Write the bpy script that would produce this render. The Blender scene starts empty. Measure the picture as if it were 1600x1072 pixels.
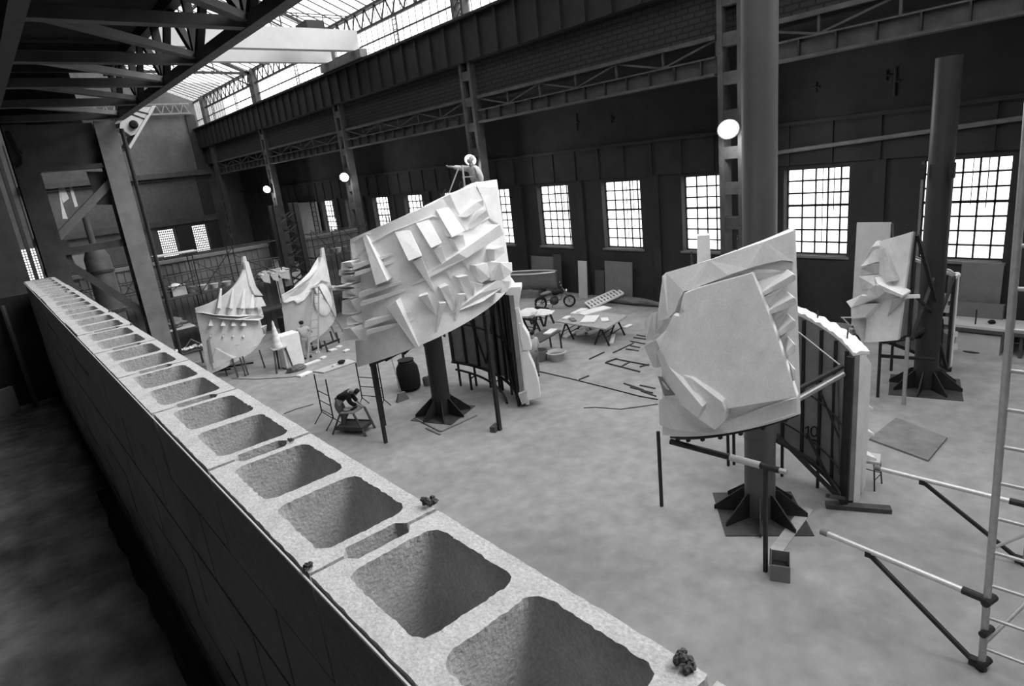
import bpy, bmesh, math, random
from mathutils import Vector, Matrix, noise
random.seed(7)
PI = math.pi
SC = bpy.context.scene
COL = SC.collection
H = 7.4                                   # eye height above the workshop floor
FOC, PPX, PPY = 969.87, 790.0, 525.0      # camera constants for the 1600 x 1072 frame
R3 = Matrix(((0.75298517, 0.25587876, -0.60625027), (-0.64874517, 0.13438293, -0.74904668), (-0.11019545, 0.95732298, 0.26718846)))
EYE = Vector((0, 0, H))

# ------------------------------------------------------------------ sight-line helpers (survey of the photograph)
def ray(x, y): return R3 @ Vector(((x - PPX) / FOC, -(y - PPY) / FOC, -1.0))
def Zp(x, y, z): r = ray(x, y); return EYE + r * ((z - H) / r.z)
def F(x, y): return Zp(x, y, 0.0)
def Xp(x, y, X): r = ray(x, y); return EYE + r * (X / r.x)
def Yp(x, y, Y): r = ray(x, y); return EYE + r * (Y / r.y)
def zat(x, y, q):                          # height where the sight line passes over plan point q
    r = ray(x, y); return H + r.z * math.hypot(q[0], q[1]) / math.hypot(r.x, r.y)
def Pp(x, y, p, n):                        # sight line meets plane (p, n)
    r = ray(x, y); n = Vector(n); return EYE + r * ((Vector(p) - EYE).dot(n) / r.dot(n))
def cyl(x, y, c, R, far=False):
    r = ray(x, y); a = r.x**2 + r.y**2; b = -2 * (r.x * c[0] + r.y * c[1]); k = c[0]**2 + c[1]**2 - R * R
    D = b * b - 4 * a * k
    s = math.sqrt(max(D, 0)) * (1 if far else -1)
    return EYE + r * ((-b + s) / 2 / a)
def pol(c, R, deg, z): a = math.radians(deg); return Vector((c[0] + R * math.cos(a), c[1] + R * math.sin(a), z))

# ------------------------------------------------------------------ materials (the photograph is black and white)
def mat(name, v, rough=0.8, amt=0.0, scale=3.0, bump=0.0, bscale=40.0, bdist=0.02, metal=0.0, detail=6.0, amt2=0.0, scale2=30.0, spec=0.3):
    m = bpy.data.materials.new(name); m.use_nodes = True
    nt = m.node_tree; N = nt.nodes; L = nt.links; b = N['Principled BSDF']
    b.inputs['Roughness'].default_value = rough; b.inputs['Metallic'].default_value = metal
    b.inputs['Specular IOR Level'].default_value = spec
    b.inputs['Base Color'].default_value = (v, v, v, 1)
    tc = N.new('ShaderNodeTexCoord')
    if amt:
        n = N.new('ShaderNodeTexNoise'); n.inputs['Scale'].default_value = scale; n.inputs['Detail'].default_value = detail
        n.inputs['Roughness'].default_value = 0.62
        L.new(tc.outputs['Object'], n.inputs['Vector'])
        mr = N.new('ShaderNodeMapRange'); mr.inputs['From Min'].default_value = 0.3; mr.inputs['From Max'].default_value = 0.7
        mr.inputs['To Min'].default_value = v * (1 - amt); mr.inputs['To Max'].default_value = v * (1 + amt)
        L.new(n.outputs['Fac'], mr.inputs['Value']); out = mr.outputs['Result']
        if amt2:
            n2 = N.new('ShaderNodeTexNoise'); n2.inputs['Scale'].default_value = scale2; n2.inputs['Detail'].default_value = 3
            L.new(tc.outputs['Object'], n2.inputs['Vector'])
            m2 = N.new('ShaderNodeMapRange'); m2.inputs['From Min'].default_value = 0.3; m2.inputs['From Max'].default_value = 0.7
            m2.inputs['To Min'].default_value = 1 - amt2; m2.inputs['To Max'].default_value = 1 + amt2
            L.new(n2.outputs['Fac'], m2.inputs['Value'])
            mu = N.new('ShaderNodeMath'); mu.operation = 'MULTIPLY'
            L.new(out, mu.inputs[0]); L.new(m2.outputs['Result'], mu.inputs[1]); out = mu.outputs[0]
        L.new(out, b.inputs['Base Color'])
    if bump:
        n3 = N.new('ShaderNodeTexNoise'); n3.inputs['Scale'].default_value = bscale; n3.inputs['Detail'].default_value = 5
        L.new(tc.outputs['Object'], n3.inputs['Vector'])
        bp = N.new('ShaderNodeBump'); bp.inputs['Strength'].default_value = bump; bp.inputs['Distance'].default_value = bdist
        L.new(n3.outputs['Fac'], bp.inputs['Height']); L.new(bp.outputs['Normal'], b.inputs['Normal'])
    return m
def emis(name, s):
    m = bpy.data.materials.new(name); m.use_nodes = True
    b = m.node_tree.nodes['Principled BSDF']
    b.inputs['Emission Color'].default_value = (1, 1, 1, 1); b.inputs['Emission Strength'].default_value = s
    return m
def glassmat(name, body):
    m = bpy.data.materials.new(name); m.use_nodes = True; nt = m.node_tree; N = nt.nodes; L = nt.links
    N.remove(N['Principled BSDF']); o = N['Material Output']
    t = N.new('ShaderNodeBsdfTransparent'); t.inputs['Color'].default_value = (.96, .96, .96, 1)
    tr = N.new('ShaderNodeBsdfTranslucent'); tr.inputs['Color'].default_value = (.9, .9, .9, 1)
    g = N.new('ShaderNodeBsdfGlossy'); g.inputs['Roughness'].default_value = 0.1; g.inputs['Color'].default_value = (.9, .9, .9, 1)
    a = N.new('ShaderNodeMixShader'); a.inputs['Fac'].default_value = body
    L.new(t.outputs[0], a.inputs[1]); L.new(tr.outputs[0], a.inputs[2])
    c = N.new('ShaderNodeMixShader'); c.inputs['Fac'].default_value = 0.04
    L.new(a.outputs[0], c.inputs[1]); L.new(g.outputs[0], c.inputs[2]); L.new(c.outputs[0], o.inputs['Surface'])
    return m
M = {}
M['floor'] = mat('worn_concrete_floor', .29, .8, .24, .22, .15, 60, amt2=.14, scale2=2.5)
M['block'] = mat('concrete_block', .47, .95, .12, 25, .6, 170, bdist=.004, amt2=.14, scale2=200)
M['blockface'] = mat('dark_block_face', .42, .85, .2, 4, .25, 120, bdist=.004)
M['plaster_far_dim'] = mat('dimmed_far_plaster', .56, .85, .10, 2.2, .12, 60)  # plaster toned down to imitate weaker light on the two far sections
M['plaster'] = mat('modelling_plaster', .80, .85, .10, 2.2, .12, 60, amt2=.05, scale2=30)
M['plaster_new'] = mat('fresh_white_plaster', .80, .8, .05, 4, .08, 60)
M['plaster_gray'] = mat('grey_clay_patch', .52, .9, .14, 5, .2, 50)
M['backing'] = mat('dark_panel_backing', .24, .85, .25, 1.5, .1, 40)
M['dust'] = mat('dusty_floor_strip', .38, .9, .2, 3)
M['steelplate'] = mat('dull_sheet', .2, .8, .25, 2)
M['steel'] = mat('black_steel', .022, .55, .4, 5, .1, 60)
M['rust'] = mat('old_painted_steel', .055, .6, .35, 2, .15, 30)
M['skirt'] = mat('near_black_steel', .011, .7, .4, 1.5)  # very dark base tone for the runway skirt
M['column'] = mat('painted_tube_column', .085, .42, .15, 1.2, .03, 30, spec=.5)
M['postdark'] = mat('dark_tube_post', .033, .5, .2, 1.2, .03, 30)
M['beamgrey'] = mat('grey_painted_beam', .16, .6, .25, 2.5, .08, 40)
M['galv'] = mat('galvanised_tube', .42, .38, .12, 14, .03, 90, metal=.55)
M['alu'] = mat('bright_tube', .62, .35, .1, 14, .02, 90, metal=.4)
M['walldark'] = mat('dark_plaster_wall', .032, .9, .25, .8, .2, 20)  # very dark base tone for the walls
M['wallend'] = mat('grey_rendered_wall', .085, .9, .3, .25, .15, 14, amt2=.12, scale2=3)
M['wallwhite'] = mat('whitewashed_wall', .5, .9, .12, 1, .1, 20)
M['white'] = mat('white_paint', .5, .6, .05, 2, .03, 40)
M['wood'] = mat('bare_timber', .36, .75, .2, 9, .1, 60)
M['wooddark'] = mat('dark_timber', .07, .75, .3, 8, .1, 60)
M['boardgrey'] = mat('grey_board', .17, .8, .15, 2, .05, 40)
M['boardlight'] = mat('light_board', .5, .8, .08, 2, .05, 40)
M['black'] = mat('matt_black', .012, .8)
M['rough'] = mat('dirty_screed', .15, .95, .65, 2.2, .7, 14, amt2=.3, scale2=9)
M['deck'] = mat('dark_decking', .02, .95, .4, 6, .6, 25)
M['skin'] = mat('skin', .34, .6)
M['hair'] = mat('dark_hair', .015, .6, .2, 40, .2, 200)
M['belt'] = mat('dark_belt', .03)
M['shirt'] = mat('pale_shirt', .46, .9, .08, 10, .1, 60)
M['trousers'] = mat('pale_trousers', .34, .9, .08, 10, .1, 60)
M['jacket'] = mat('dark_jacket', .018, .9, .2, 10, .1, 60)
M['denim'] = mat('mid_grey_trousers', .16, .9, .15, 10, .1, 60)
M['glass'] = glassmat('window_glass', .10)
M['lamp'] = emis('lamp_glow', 60)
M['sheet'] = mat('ribbed_sheeting', .15, .8, .2, 2, .05, 30)
M['chrome'] = mat('chrome', .6, .2, metal=1.0)
M['rubber'] = mat('rubber', .02, .8)
M['mortar'] = mat('mortar_crumbs', .10, .95, .4, 30, .5, 120)
def brickmat():
    m = mat('dark_brick', .05, .9, .3, 3, .1, 60); nt = m.node_tree; N = nt.nodes; L = nt.links
    tc = N.new('ShaderNodeTexCoord'); mp = N.new('ShaderNodeMapping'); mp.inputs['Rotation'].default_value = (0, PI / 2, PI / 2)
    sep = N.new('ShaderNodeSeparateXYZ'); cb = N.new('ShaderNodeCombineXYZ')
    L.new(tc.outputs['Object'], sep.inputs[0]); L.new(sep.outputs['Y'], cb.inputs['X']); L.new(sep.outputs['Z'], cb.inputs['Y'])
    bt = N.new('ShaderNodeTexBrick'); bt.inputs['Scale'].default_value = 1.0
    bt.inputs['Brick Width'].default_value = .5; bt.inputs['Row Height'].default_value = .2; bt.inputs['Mortar Size'].default_value = .03
    bt.inputs['Color1'].default_value = (.028,) * 3 + (1,); bt.inputs['Color2'].default_value = (.022,) * 3 + (1,); bt.inputs['Mortar'].default_value = (.011,) * 3 + (1,)
    L.new(cb.outputs[0], bt.inputs['Vector']); L.new(bt.outputs['Color'], N['Principled BSDF'].inputs['Base Color'])
    return m
M['brick'] = brickmat()

# ------------------------------------------------------------------ mesh builder
ORG = {}
class MB:
    def __init__(s): s.bm = bmesh.new()
    def quadbox(s, a, b):                  # a, b: two matching rings of points
        va = [s.bm.verts.new(p) for p in a]; vb = [s.bm.verts.new(p) for p in b]; n = len(a)
        for f in (list(reversed(va)), vb):
            try: s.bm.faces.new(f)
            except ValueError: pass
        for i in range(n): s.bm.faces.new((va[i], va[(i + 1) % n], vb[(i + 1) % n], vb[i]))
        return s
    def box(s, c, d, rz=0.0, tilt=None):
        c = Vector(c); x, y, z = d[0] / 2, d[1] / 2, d[2] / 2; m = Matrix.Rotation(rz, 3, 'Z')
        if tilt is not None: m = m @ tilt
        q = lambda z_: [c + m @ Vector(v) for v in ((-x, -y, z_), (x, -y, z_), (x, y, z_), (-x, y, z_))]
        return s.quadbox(q(-z), q(z))
    def span(s, lo, hi): return s.box([(a + b) / 2 for a, b in zip(lo, hi)], [abs(b - a) for a, b in zip(lo, hi)])
    def frame(s, d):
        d = d.normalized(); up = Vector((0, 0, 1)) if abs(d.z) < .95 else Vector((0, 1, 0))
        u = d.cross(up).normalized(); return u, u.cross(d).normalized()
    def bar(s, p0, p1, w, h):
        p0, p1 = Vector(p0), Vector(p1); u, v = s.frame(p1 - p0)
        q = lambda p: [p + u * (a * w / 2) + v * (b * h / 2) for a, b in ((-1, -1), (1, -1), (1, 1), (-1, 1))]
        return s.quadbox(q(p0), q(p1))
    def tube(s, p0, p1, r, n=8, r2=None):
        p0, p1 = Vector(p0), Vector(p1); u, v = s.frame(p1 - p0); r2 = r if r2 is None else r2
        q = lambda p, k: [p + (u * math.cos(2 * PI * i / n) + v * math.sin(2 * PI * i / n)) * k for i in range(n)]
        return s.quadbox(q(p0, r), q(p1, r2))
    def path(s, pts, r, n=8):
        pts = [Vector(p) for p in pts]; rings = []
        for i, p in enumerate(pts):
            d = (pts[min(i + 1, len(pts) - 1)] - pts[max(i - 1, 0)]); u, v = s.frame(d); k = r[i] if isinstance(r, (list, tuple)) else r
            rings.append([s.bm.verts.new(p + (u * math.cos(2 * PI * j / n) + v * math.sin(2 * PI * j / n)) * k) for j in range(n)])
        for a, b in zip(rings, rings[1:]):
            for j in range(n): s.bm.faces.new((a[j], a[(j + 1) % n], b[(j + 1) % n], b[j]))
        s.bm.faces.new(list(reversed(rings[0]))); s.bm.faces.new(rings[-1]); return s
    def prism(s, pts, off):
        pts = [Vector(p) for p in pts]; off = Vector(off); return s.quadbox(pts, [p + off for p in pts])
    def lathe(s, prof, c, n=20, axis=None):
        c = Vector(c); rings = []
        m = Vector((0, 0, 1)).rotation_difference(Vector(axis).normalized()).to_matrix() if axis is not None else Matrix.Identity(3)
        for r, z in prof: rings.append([s.bm.verts.new(c + m @ Vector((max(r, 1e-4) * math.cos(2 * PI * j / n), max(r, 1e-4) * math.sin(2 * PI * j / n), z))) for j in range(n)])
        for a, b in zip(rings, rings[1:]):
            for j in range(n): s.bm.faces.new((a[j], a[(j + 1) % n], b[(j + 1) % n], b[j]))
        s.bm.faces.new(list(reversed(rings[0]))); s.bm.faces.new(rings[-1]); return s
    def lump(s, c, d, seed=0, sub=2, k=.25):
        g = bmesh.ops.create_icosphere(s.bm, subdivisions=sub, radius=1)
        for v in g['verts']:
            f = 1 + k * noise.noise(v.co * 1.7 + Vector((seed * 3.1, seed, 0)))
            v.co = Vector(c) + Vector((v.co.x * d[0], v.co.y * d[1], v.co.z * d[2])) * f
        return s
    def shell(s, fin, fout, nu, nv):       # closed curved slab between two parametric sheets
        A = [[s.bm.verts.new(fin(i / nu, j / nv)) for j in range(nv + 1)] for i in range(nu + 1)]
        B = [[s.bm.verts.new(fout(i / nu, j / nv)) for j in range(nv + 1)] for i in range(nu + 1)]
        for G in (A, B):
            for i in range(nu):
                for j in range(nv): s.bm.faces.new((G[i][j], G[i + 1][j], G[i + 1][j + 1], G[i][j + 1]))
        ring = lambda G: [G[i][0] for i in range(nu)] + [G[nu][j] for j in range(nv)] + [G[i][nv] for i in range(nu, 0, -1)] + [G[0][j] for j in range(nv, 0, -1)]
        a, b = ring(A), ring(B)
        for i in range(len(a)): s.bm.faces.new((a[i], a[(i + 1) % len(a)], b[(i + 1) % len(a)], b[i]))
        return s
    def build(s, name, m, parent=None, label=None, smooth=False, bevel=0.0, org=None):
        bm = s.bm
        big = [f for f in bm.faces if len(f.verts) > 4]
        if big: bmesh.ops.triangulate(bm, faces=big)
        bmesh.ops.recalc_face_normals(bm, faces=bm.faces)
        if parent is not None: o0 = ORG[parent.name]
        elif org is not None: o0 = Vector(org)
        else:
            xs = [v.co for v in bm.verts]
            lo = Vector([min(v[i] for v in xs) for i in range(3)]); hi = Vector([max(v[i] for v in xs) for i in range(3)])
            o0 = Vector(((lo.x + hi.x) / 2, (lo.y + hi.y) / 2, lo.z))
        for v in bm.verts: v.co -= o0
        me = bpy.data.meshes.new(name); bm.to_mesh(me); bm.free(); me.materials.append(M[m] if isinstance(m, str) else m)
        ob = bpy.data.objects.new(name, me); COL.objects.link(ob)
        if parent is not None: ob.parent = parent
        else: ob.location = o0
        ORG[ob.name] = o0
        if label: ob['label'] = label
        if smooth:
            for p in me.polygons: p.use_smooth = True
            me.set_sharp_from_angle(angle=math.radians(40))
        if bevel:
            b = ob.modifiers.new('edge', 'BEVEL'); b.width = bevel; b.segments = 2; b.limit_method = 'ANGLE'
        return ob
def tag(o, label, cat, group=None):
    o['label'] = label; o['category'] = cat
    if group: o['group'] = group
    return o
def thing(name, label, cat, loc, group=None):
    o = bpy.data.objects.new(name, None); COL.objects.link(o); o.location = loc; o.empty_display_size = .2
    ORG[o.name] = Vector(loc); return tag(o, label, cat, group)
def struct(o): o['kind'] = 'structure'; return o

# ================================================================== CAMERA, LIGHT
cam = bpy.data.cameras.new('camera'); co = bpy.data.objects.new('camera', cam); COL.objects.link(co)
cam.sensor_width = 36; cam.lens = FOC * 36 / 1600; cam.shift_x = (800 - PPX) / 1600; cam.shift_y = -(536 - PPY) / 1600
cam.clip_start = .05; cam.clip_end = 400
co.matrix_world = Matrix.Translation(EYE) @ R3.to_4x4(); SC.camera = co
w = bpy.data.worlds.new('overcast_sky'); SC.world = w; w.use_nodes = True
w.node_tree.nodes['Background'].inputs['Color'].default_value = (1, 1, 1, 1)
w.node_tree.nodes['Background'].inputs['Strength'].default_value = 3.1
sl = bpy.data.lights.new('veiled_sun', 'SUN'); sl.energy = 5.4; sl.angle = math.radians(38)
so = bpy.data.objects.new('veiled_sun', sl); COL.objects.link(so); so.rotation_euler = Vector((.54, -.51, .67)).to_track_quat('Z', 'Y').to_euler()
SC.view_settings.view_transform = 'Standard'; SC.view_settings.look = 'None'; SC.view_settings.gamma = 1; SC.view_settings.exposure = 0.0
SC.cycles.max_bounces = 8; SC.cycles.diffuse_bounces = 4; SC.cycles.transparent_max_bounces = 12
SC.cycles.sample_clamp_indirect = 6

# ================================================================== SETTING
XW, XC, YE, YB = 24.6, 21.3, 74.6, -27               # window wall, column line, far end wall
struct(MB().span((-5, YB, -.3), (XW + .5, YE + .5, 0)).build('floor', 'floor', org=(0, 0, 0)))
WIN = [-3.3, 1.4, 6.1, 10.8, 15.5, 20.2, 24.95, 29.7, 34.45, 39.2, 43.95, 48.7, 53.45]
wz0, wz1, ww = 2.6, 5.92, 2.42
m = MB(); m.span((XW, YB, 0), (XW + .45, YE, wz0)); m.span((XW, YB, wz1), (XW + .45, YE, 10.7))
edges = [YB] + [e for y in WIN for e in (y - ww / 2, y + ww / 2)] + [YE]
for a, b in zip(edges[0::2], edges[1::2]): m.span((XW, a, wz0), (XW + .45, b, wz1))
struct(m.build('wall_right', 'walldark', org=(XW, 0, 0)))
for k, y in enumerate(WIN):
    m = MB(); X = XW + .36
    for s in (-1, 1): m.span((X - .04, y + s * ww / 2 - .04, wz0), (X + .04, y + s * ww / 2 + .04, wz1))
    for z in (wz0, wz1): m.span((X - .04, y - ww / 2, z - .05), (X + .04, y + ww / 2, z + .05))
    cols = (.17, .36, .55, .76); rows = 7
    for c in cols: m.span((X - .025, y - ww / 2 + ww * c - .026, wz0), (X + .025, y - ww / 2 + ww * c + .026, wz1))
    for r in range(1, rows):
        t = .03 if r != 4 else .045; z = wz0 + (wz1 - wz0) * r / rows
        m.span((X - .025, y - ww / 2, z - t), (X + .025, y + ww / 2, z + t))
    if k % 3 != 1:
        m.span((X - .1, y + ww * (.26 - .5) - .012, wz0 + 1.7), (X - .07, y + ww * (.26 - .5) + .012, wz1))
        m.span((X - .1, y + ww * (.43 - .5) - .01, wz0 + (.5 if k % 2 else 1.8)), (X - .07, y + ww * (.43 - .5) + .01, wz1))
    o = struct(m.build('window_%d' % (k + 1), 'steel', org=(X, y, wz0)))
    MB().span((X - .006, y - ww / 2, wz0), (X + .006, y + ww / 2, wz1)).build('glass_pane', 'glass', o)
    MB().span((XW - .06, y - ww / 2 - .1, wz0 - .1), (XW + .3, y + ww / 2 + .1, wz0 - .005)).build('window_sill', 'boardgrey', o)
# ribbed boarding strip over the windows, with its ledge
m = MB(); m.span((XW - .08, YB, 6.08), (XW - .003, YE, 7.55)); m.span((XW - .3, YB, 7.55), (XW - .003, YE, 7.68))
for i in range(51): y = -7.4 + 1.6 * i; m.span((XW - .16, y - .06, 6.08), (XW - .07, y + .06, 7.55))
for i in range(14): y = -5.7 + 4.75 * i; m.span((XW - .14, y - .2, 0), (XW - .003, y + .2, 6.08))
struct(m.build('trim_1', 'walldark', org=(XW, 0, 6)))
# far end wall with two glazed openings
E1 = [(14.95, 16.45), (18.35, 19.75)]; ez0, ez1 = 1.6, 4.58
E0 = [(Yp(x, 350, YE).x, Yp(x, 350, YE).x + .42) for x in (19, 34)]
m = MB(); m.span((-5, YE, 0), (XW, YE + .4, ez0)); m.span((-5, YE, ez1), (XW, YE + .4, 19.2))
ed = [-5] + [e for p in E0 + E1 for e in p] + [XW]
for a, b in zip(ed[0::2], ed[1::2]): m.span((a, YE, ez0), (b, YE + .4, ez1))
m.prism([(-3, YE, 19.2), (21.3, YE, 19.2), (15, YE, 21.4), (9, YE, 22.6), (3, YE, 21.2)], (0, .4, 0))
struct(m.build('wall_far', 'wallend', org=(10, YE, 0)))
for k, (a, b) in enumerate(E0 + E1):
    m = MB(); Y = YE + .2; n = 2 if b - a < 1 else 8
    for i in range(n + 1): x = a + (b - a) * i / n; m.span((x - .035, Y - .03, ez0), (x + .035, Y + .03, ez1))
    for i in range(13): z = ez0 + (ez1 - ez0) * i / 12; m.span((a, Y - .03, z - .04), (b, Y + .03, z + .04))
    o = struct(m.build('window_%d' % (20 + k), 'beamgrey', org=((a + b) / 2, Y, ez0)))
    MB().span((a, Y - .006, ez0), (b, Y + .006, ez1)).build('glass_pane', 'glass', o)
m = MB()
m.span((4.4, YE - .5, 9.8), (XC, YE - .01, 10.3)); m.span((4.4, YE - .3, 4.9), (XC, YE - .01, 5.5)); m.span((4.4, YE - .25, 9.55), (XC, YE - .01, 9.62))
struct(m.build('trim_2', 'rust', org=(10, YE, 5)))
m = MB(); m.span((16.7, YE - .2, 1.6), (18.2, YE - .01, 4.85)); m.span((19.9, YE - .2, 1.0), (21.1, YE - .01, 10)); m.span((20.3, YE - .22, 10), (21.2, YE - .01, 16.0))
struct(m.build('dark_wall_panels', 'walldark', org=(17.4, YE, 1.6)))  # plain dark panels over the dark areas of the end wall
m = MB(); e = [-5] + [v for p in E0 for v in p] + [4.3]
for a, b in zip(e[0::2], e[1::2]): m.span((a, YE - .06, 0), (b, YE - .01, 14))
struct(m.build('dark_overlay', 'walldark', org=(0, YE, 0)))  # dark panels laid over the end wall to darken its left part
m = MB(); m.span((8, YE - .5, 17.0), (XC - .5, YE - .35, 17.15)); m.span((8, YE - .5, 16.05), (XC - .5, YE - .35, 16.2))
for i in range(14): x = 8.1 + .9 * i; m.bar((x, YE - .42, 16.1), (x + .45, YE - .42, 17.1), .09, .09); m.bar((x + .45, YE - .42, 17.1), (x + .9, YE - .42, 16.1), .09, .09)
struct(m.build('trim_8', 'beamgrey', org=(14, YE, 16)))
m = MB()
for P in ([(91, 292), (100, 292), (108, 310), (98, 318), (106, 342), (98, 342)], [(108, 292), (113, 292), (122, 322), (117, 324)]): m.prism([Yp(x, y, YE - .03) for x, y in P], (0, .02, 0))
struct(m.build('trim_9', 'boardlight', org=(10, YE, 8)))
# whitewashed patch of the window wall beyond the scaffold
m = MB(); m.span((XW - .19, 55.1, 1.5), (XW - .17, 60.2, 5.9)); m.span((XW - .19, 49.6, 1.5), (XW - .17, 52.0, 2.5))
struct(m.build('trim_3', 'wallwhite', org=(XW, 57, 1.5)))
# clerestory: brick wall, crane runway skirt, glazing
struct(MB().span((XC + .1, YB, 10.85), (XC + .4, YE, 14.4)).build('wall_upper', 'brick', org=(XC, 0, 10.8)))
m = MB(); m.span((XC - .35, YB, 12.5), (XC + .09, YE, 14.42)); m.span((XC - .6, YB, 14.42), (XC + .45, YE, 14.52))
for i in range(60): y = -7.6 + 1.37 * i; m.span((XC - .47, y - .07, 12.5), (XC - .34, y + .07, 14.42))
struct(m.build('trim_4', 'skirt', org=(XC, 0, 12.4)))
m = MB(); X = XC + .15
for i in range(int((YE - YB) / .7)): y = YB + .7 * i; m.span((X - .02, y - .014, 14.5), (X + .02, y + .014, 17.25))
for z in (15.35, 17.25): m.span((X - .04, YB, z - .04), (X + .04, YE, z + .04))
o = struct(m.build('window_30', 'rust', org=(X, 0, 14.5)))
MB().span((X - .005, YB, 14.52), (X + .005, YE, 17.25)).build('glass_pane', 'glass', o)
# glazed saw of the roof: two slopes of patent glazing on purlins
RID = (9.0, 22.4); EAV = (XC + .15, 17.3); EAL = (-4.9, 17.3)
def slope(n, a, b, YE=YE):
    m = MB(); A = lambda y, dz=0: Vector((a[0], y, a[1] + dz)); B = lambda y, dz=0: Vector((b[0], y, b[1] + dz))
    for i in range(int(YE - YB)): y = YB + i; m.bar(A(y), B(y), .05, .07)
    for f in (0, .25, .5, .75, 1):
        p, q = A(YB, -.1).lerp(B(YB, -.1), f), A(YE, -.1).lerp(B(YE, -.1), f); m.bar(p, q, .12, .16)
    o = struct(m.build(n, 'rust', org=(a[0], 0, a[1])))
    m = MB(); m.quadbox([A(YB, .05), A(YE, .05), B(YE, .05), B(YB, .05)], [A(YB, .06), A(YE, .06), B(YE, .06), B(YB, .06)])
    m.build('glass_pane', 'glass', o)
slope('window_31', EAV, RID); slope('window_32', EAL, RID, 12)
struct(MB().quadbox([(-5, 12, 17.3), (-5, YE, 17.3), (9, YE, 22.4), (9, 12, 22.4)], [(-5, 12, 17.45), (-5, YE, 17.45), (9, YE, 22.55), (9, 12, 22.55)]).build('roof', 'deck', org=(0, 12, 17)))  # unseen left slope, closed past the glazing to cut light on far sculptures
struct(MB().span((-5, YB, 9.24), (.28, 7.3, 9.36)).build('sky_blocker_balcony', 'deck', org=(-2, 0, 9.2)))  # slab added overhead to keep sky light off the parapet's inner faces
struct(MB().span((XC + .2, YB, 10.7), (XW + .45, YE, 10.85)).build('ceiling', 'deck', org=(XW, 0, 10.7)))
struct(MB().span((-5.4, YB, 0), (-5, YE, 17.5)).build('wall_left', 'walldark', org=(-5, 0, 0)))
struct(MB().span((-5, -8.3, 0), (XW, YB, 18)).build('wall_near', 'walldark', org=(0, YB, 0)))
# balcony: screed slab in two steps of its edge
def ragged(x, y0, y1, n, k): return [Vector((x + random.uniform(-k, k), y0 + (y1 - y0) * i / n, 5.8)) for i in range(n + 1)]
m = MB(); pts = [Vector((-5, -4, 5.8))] + ragged(.16, -4, 4.2, 60, .012) + ragged(.226, 4.2, 6.1, 44, .02) + ragged(.2385, 6.12, 6.87, 12, .0) + [Vector((-5, 6.87, 5.8))]
m.prism(pts, (0, 0, -.18)); struct(m.build('floor_balcony', 'rough', org=(0, 0, 5.6)))

struct(MB().span((-5, 6.88, 0), (.46, 7.0, 6.76)).build('wall_partition', 'deck', org=(-2, 7.4, 0)))
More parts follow.
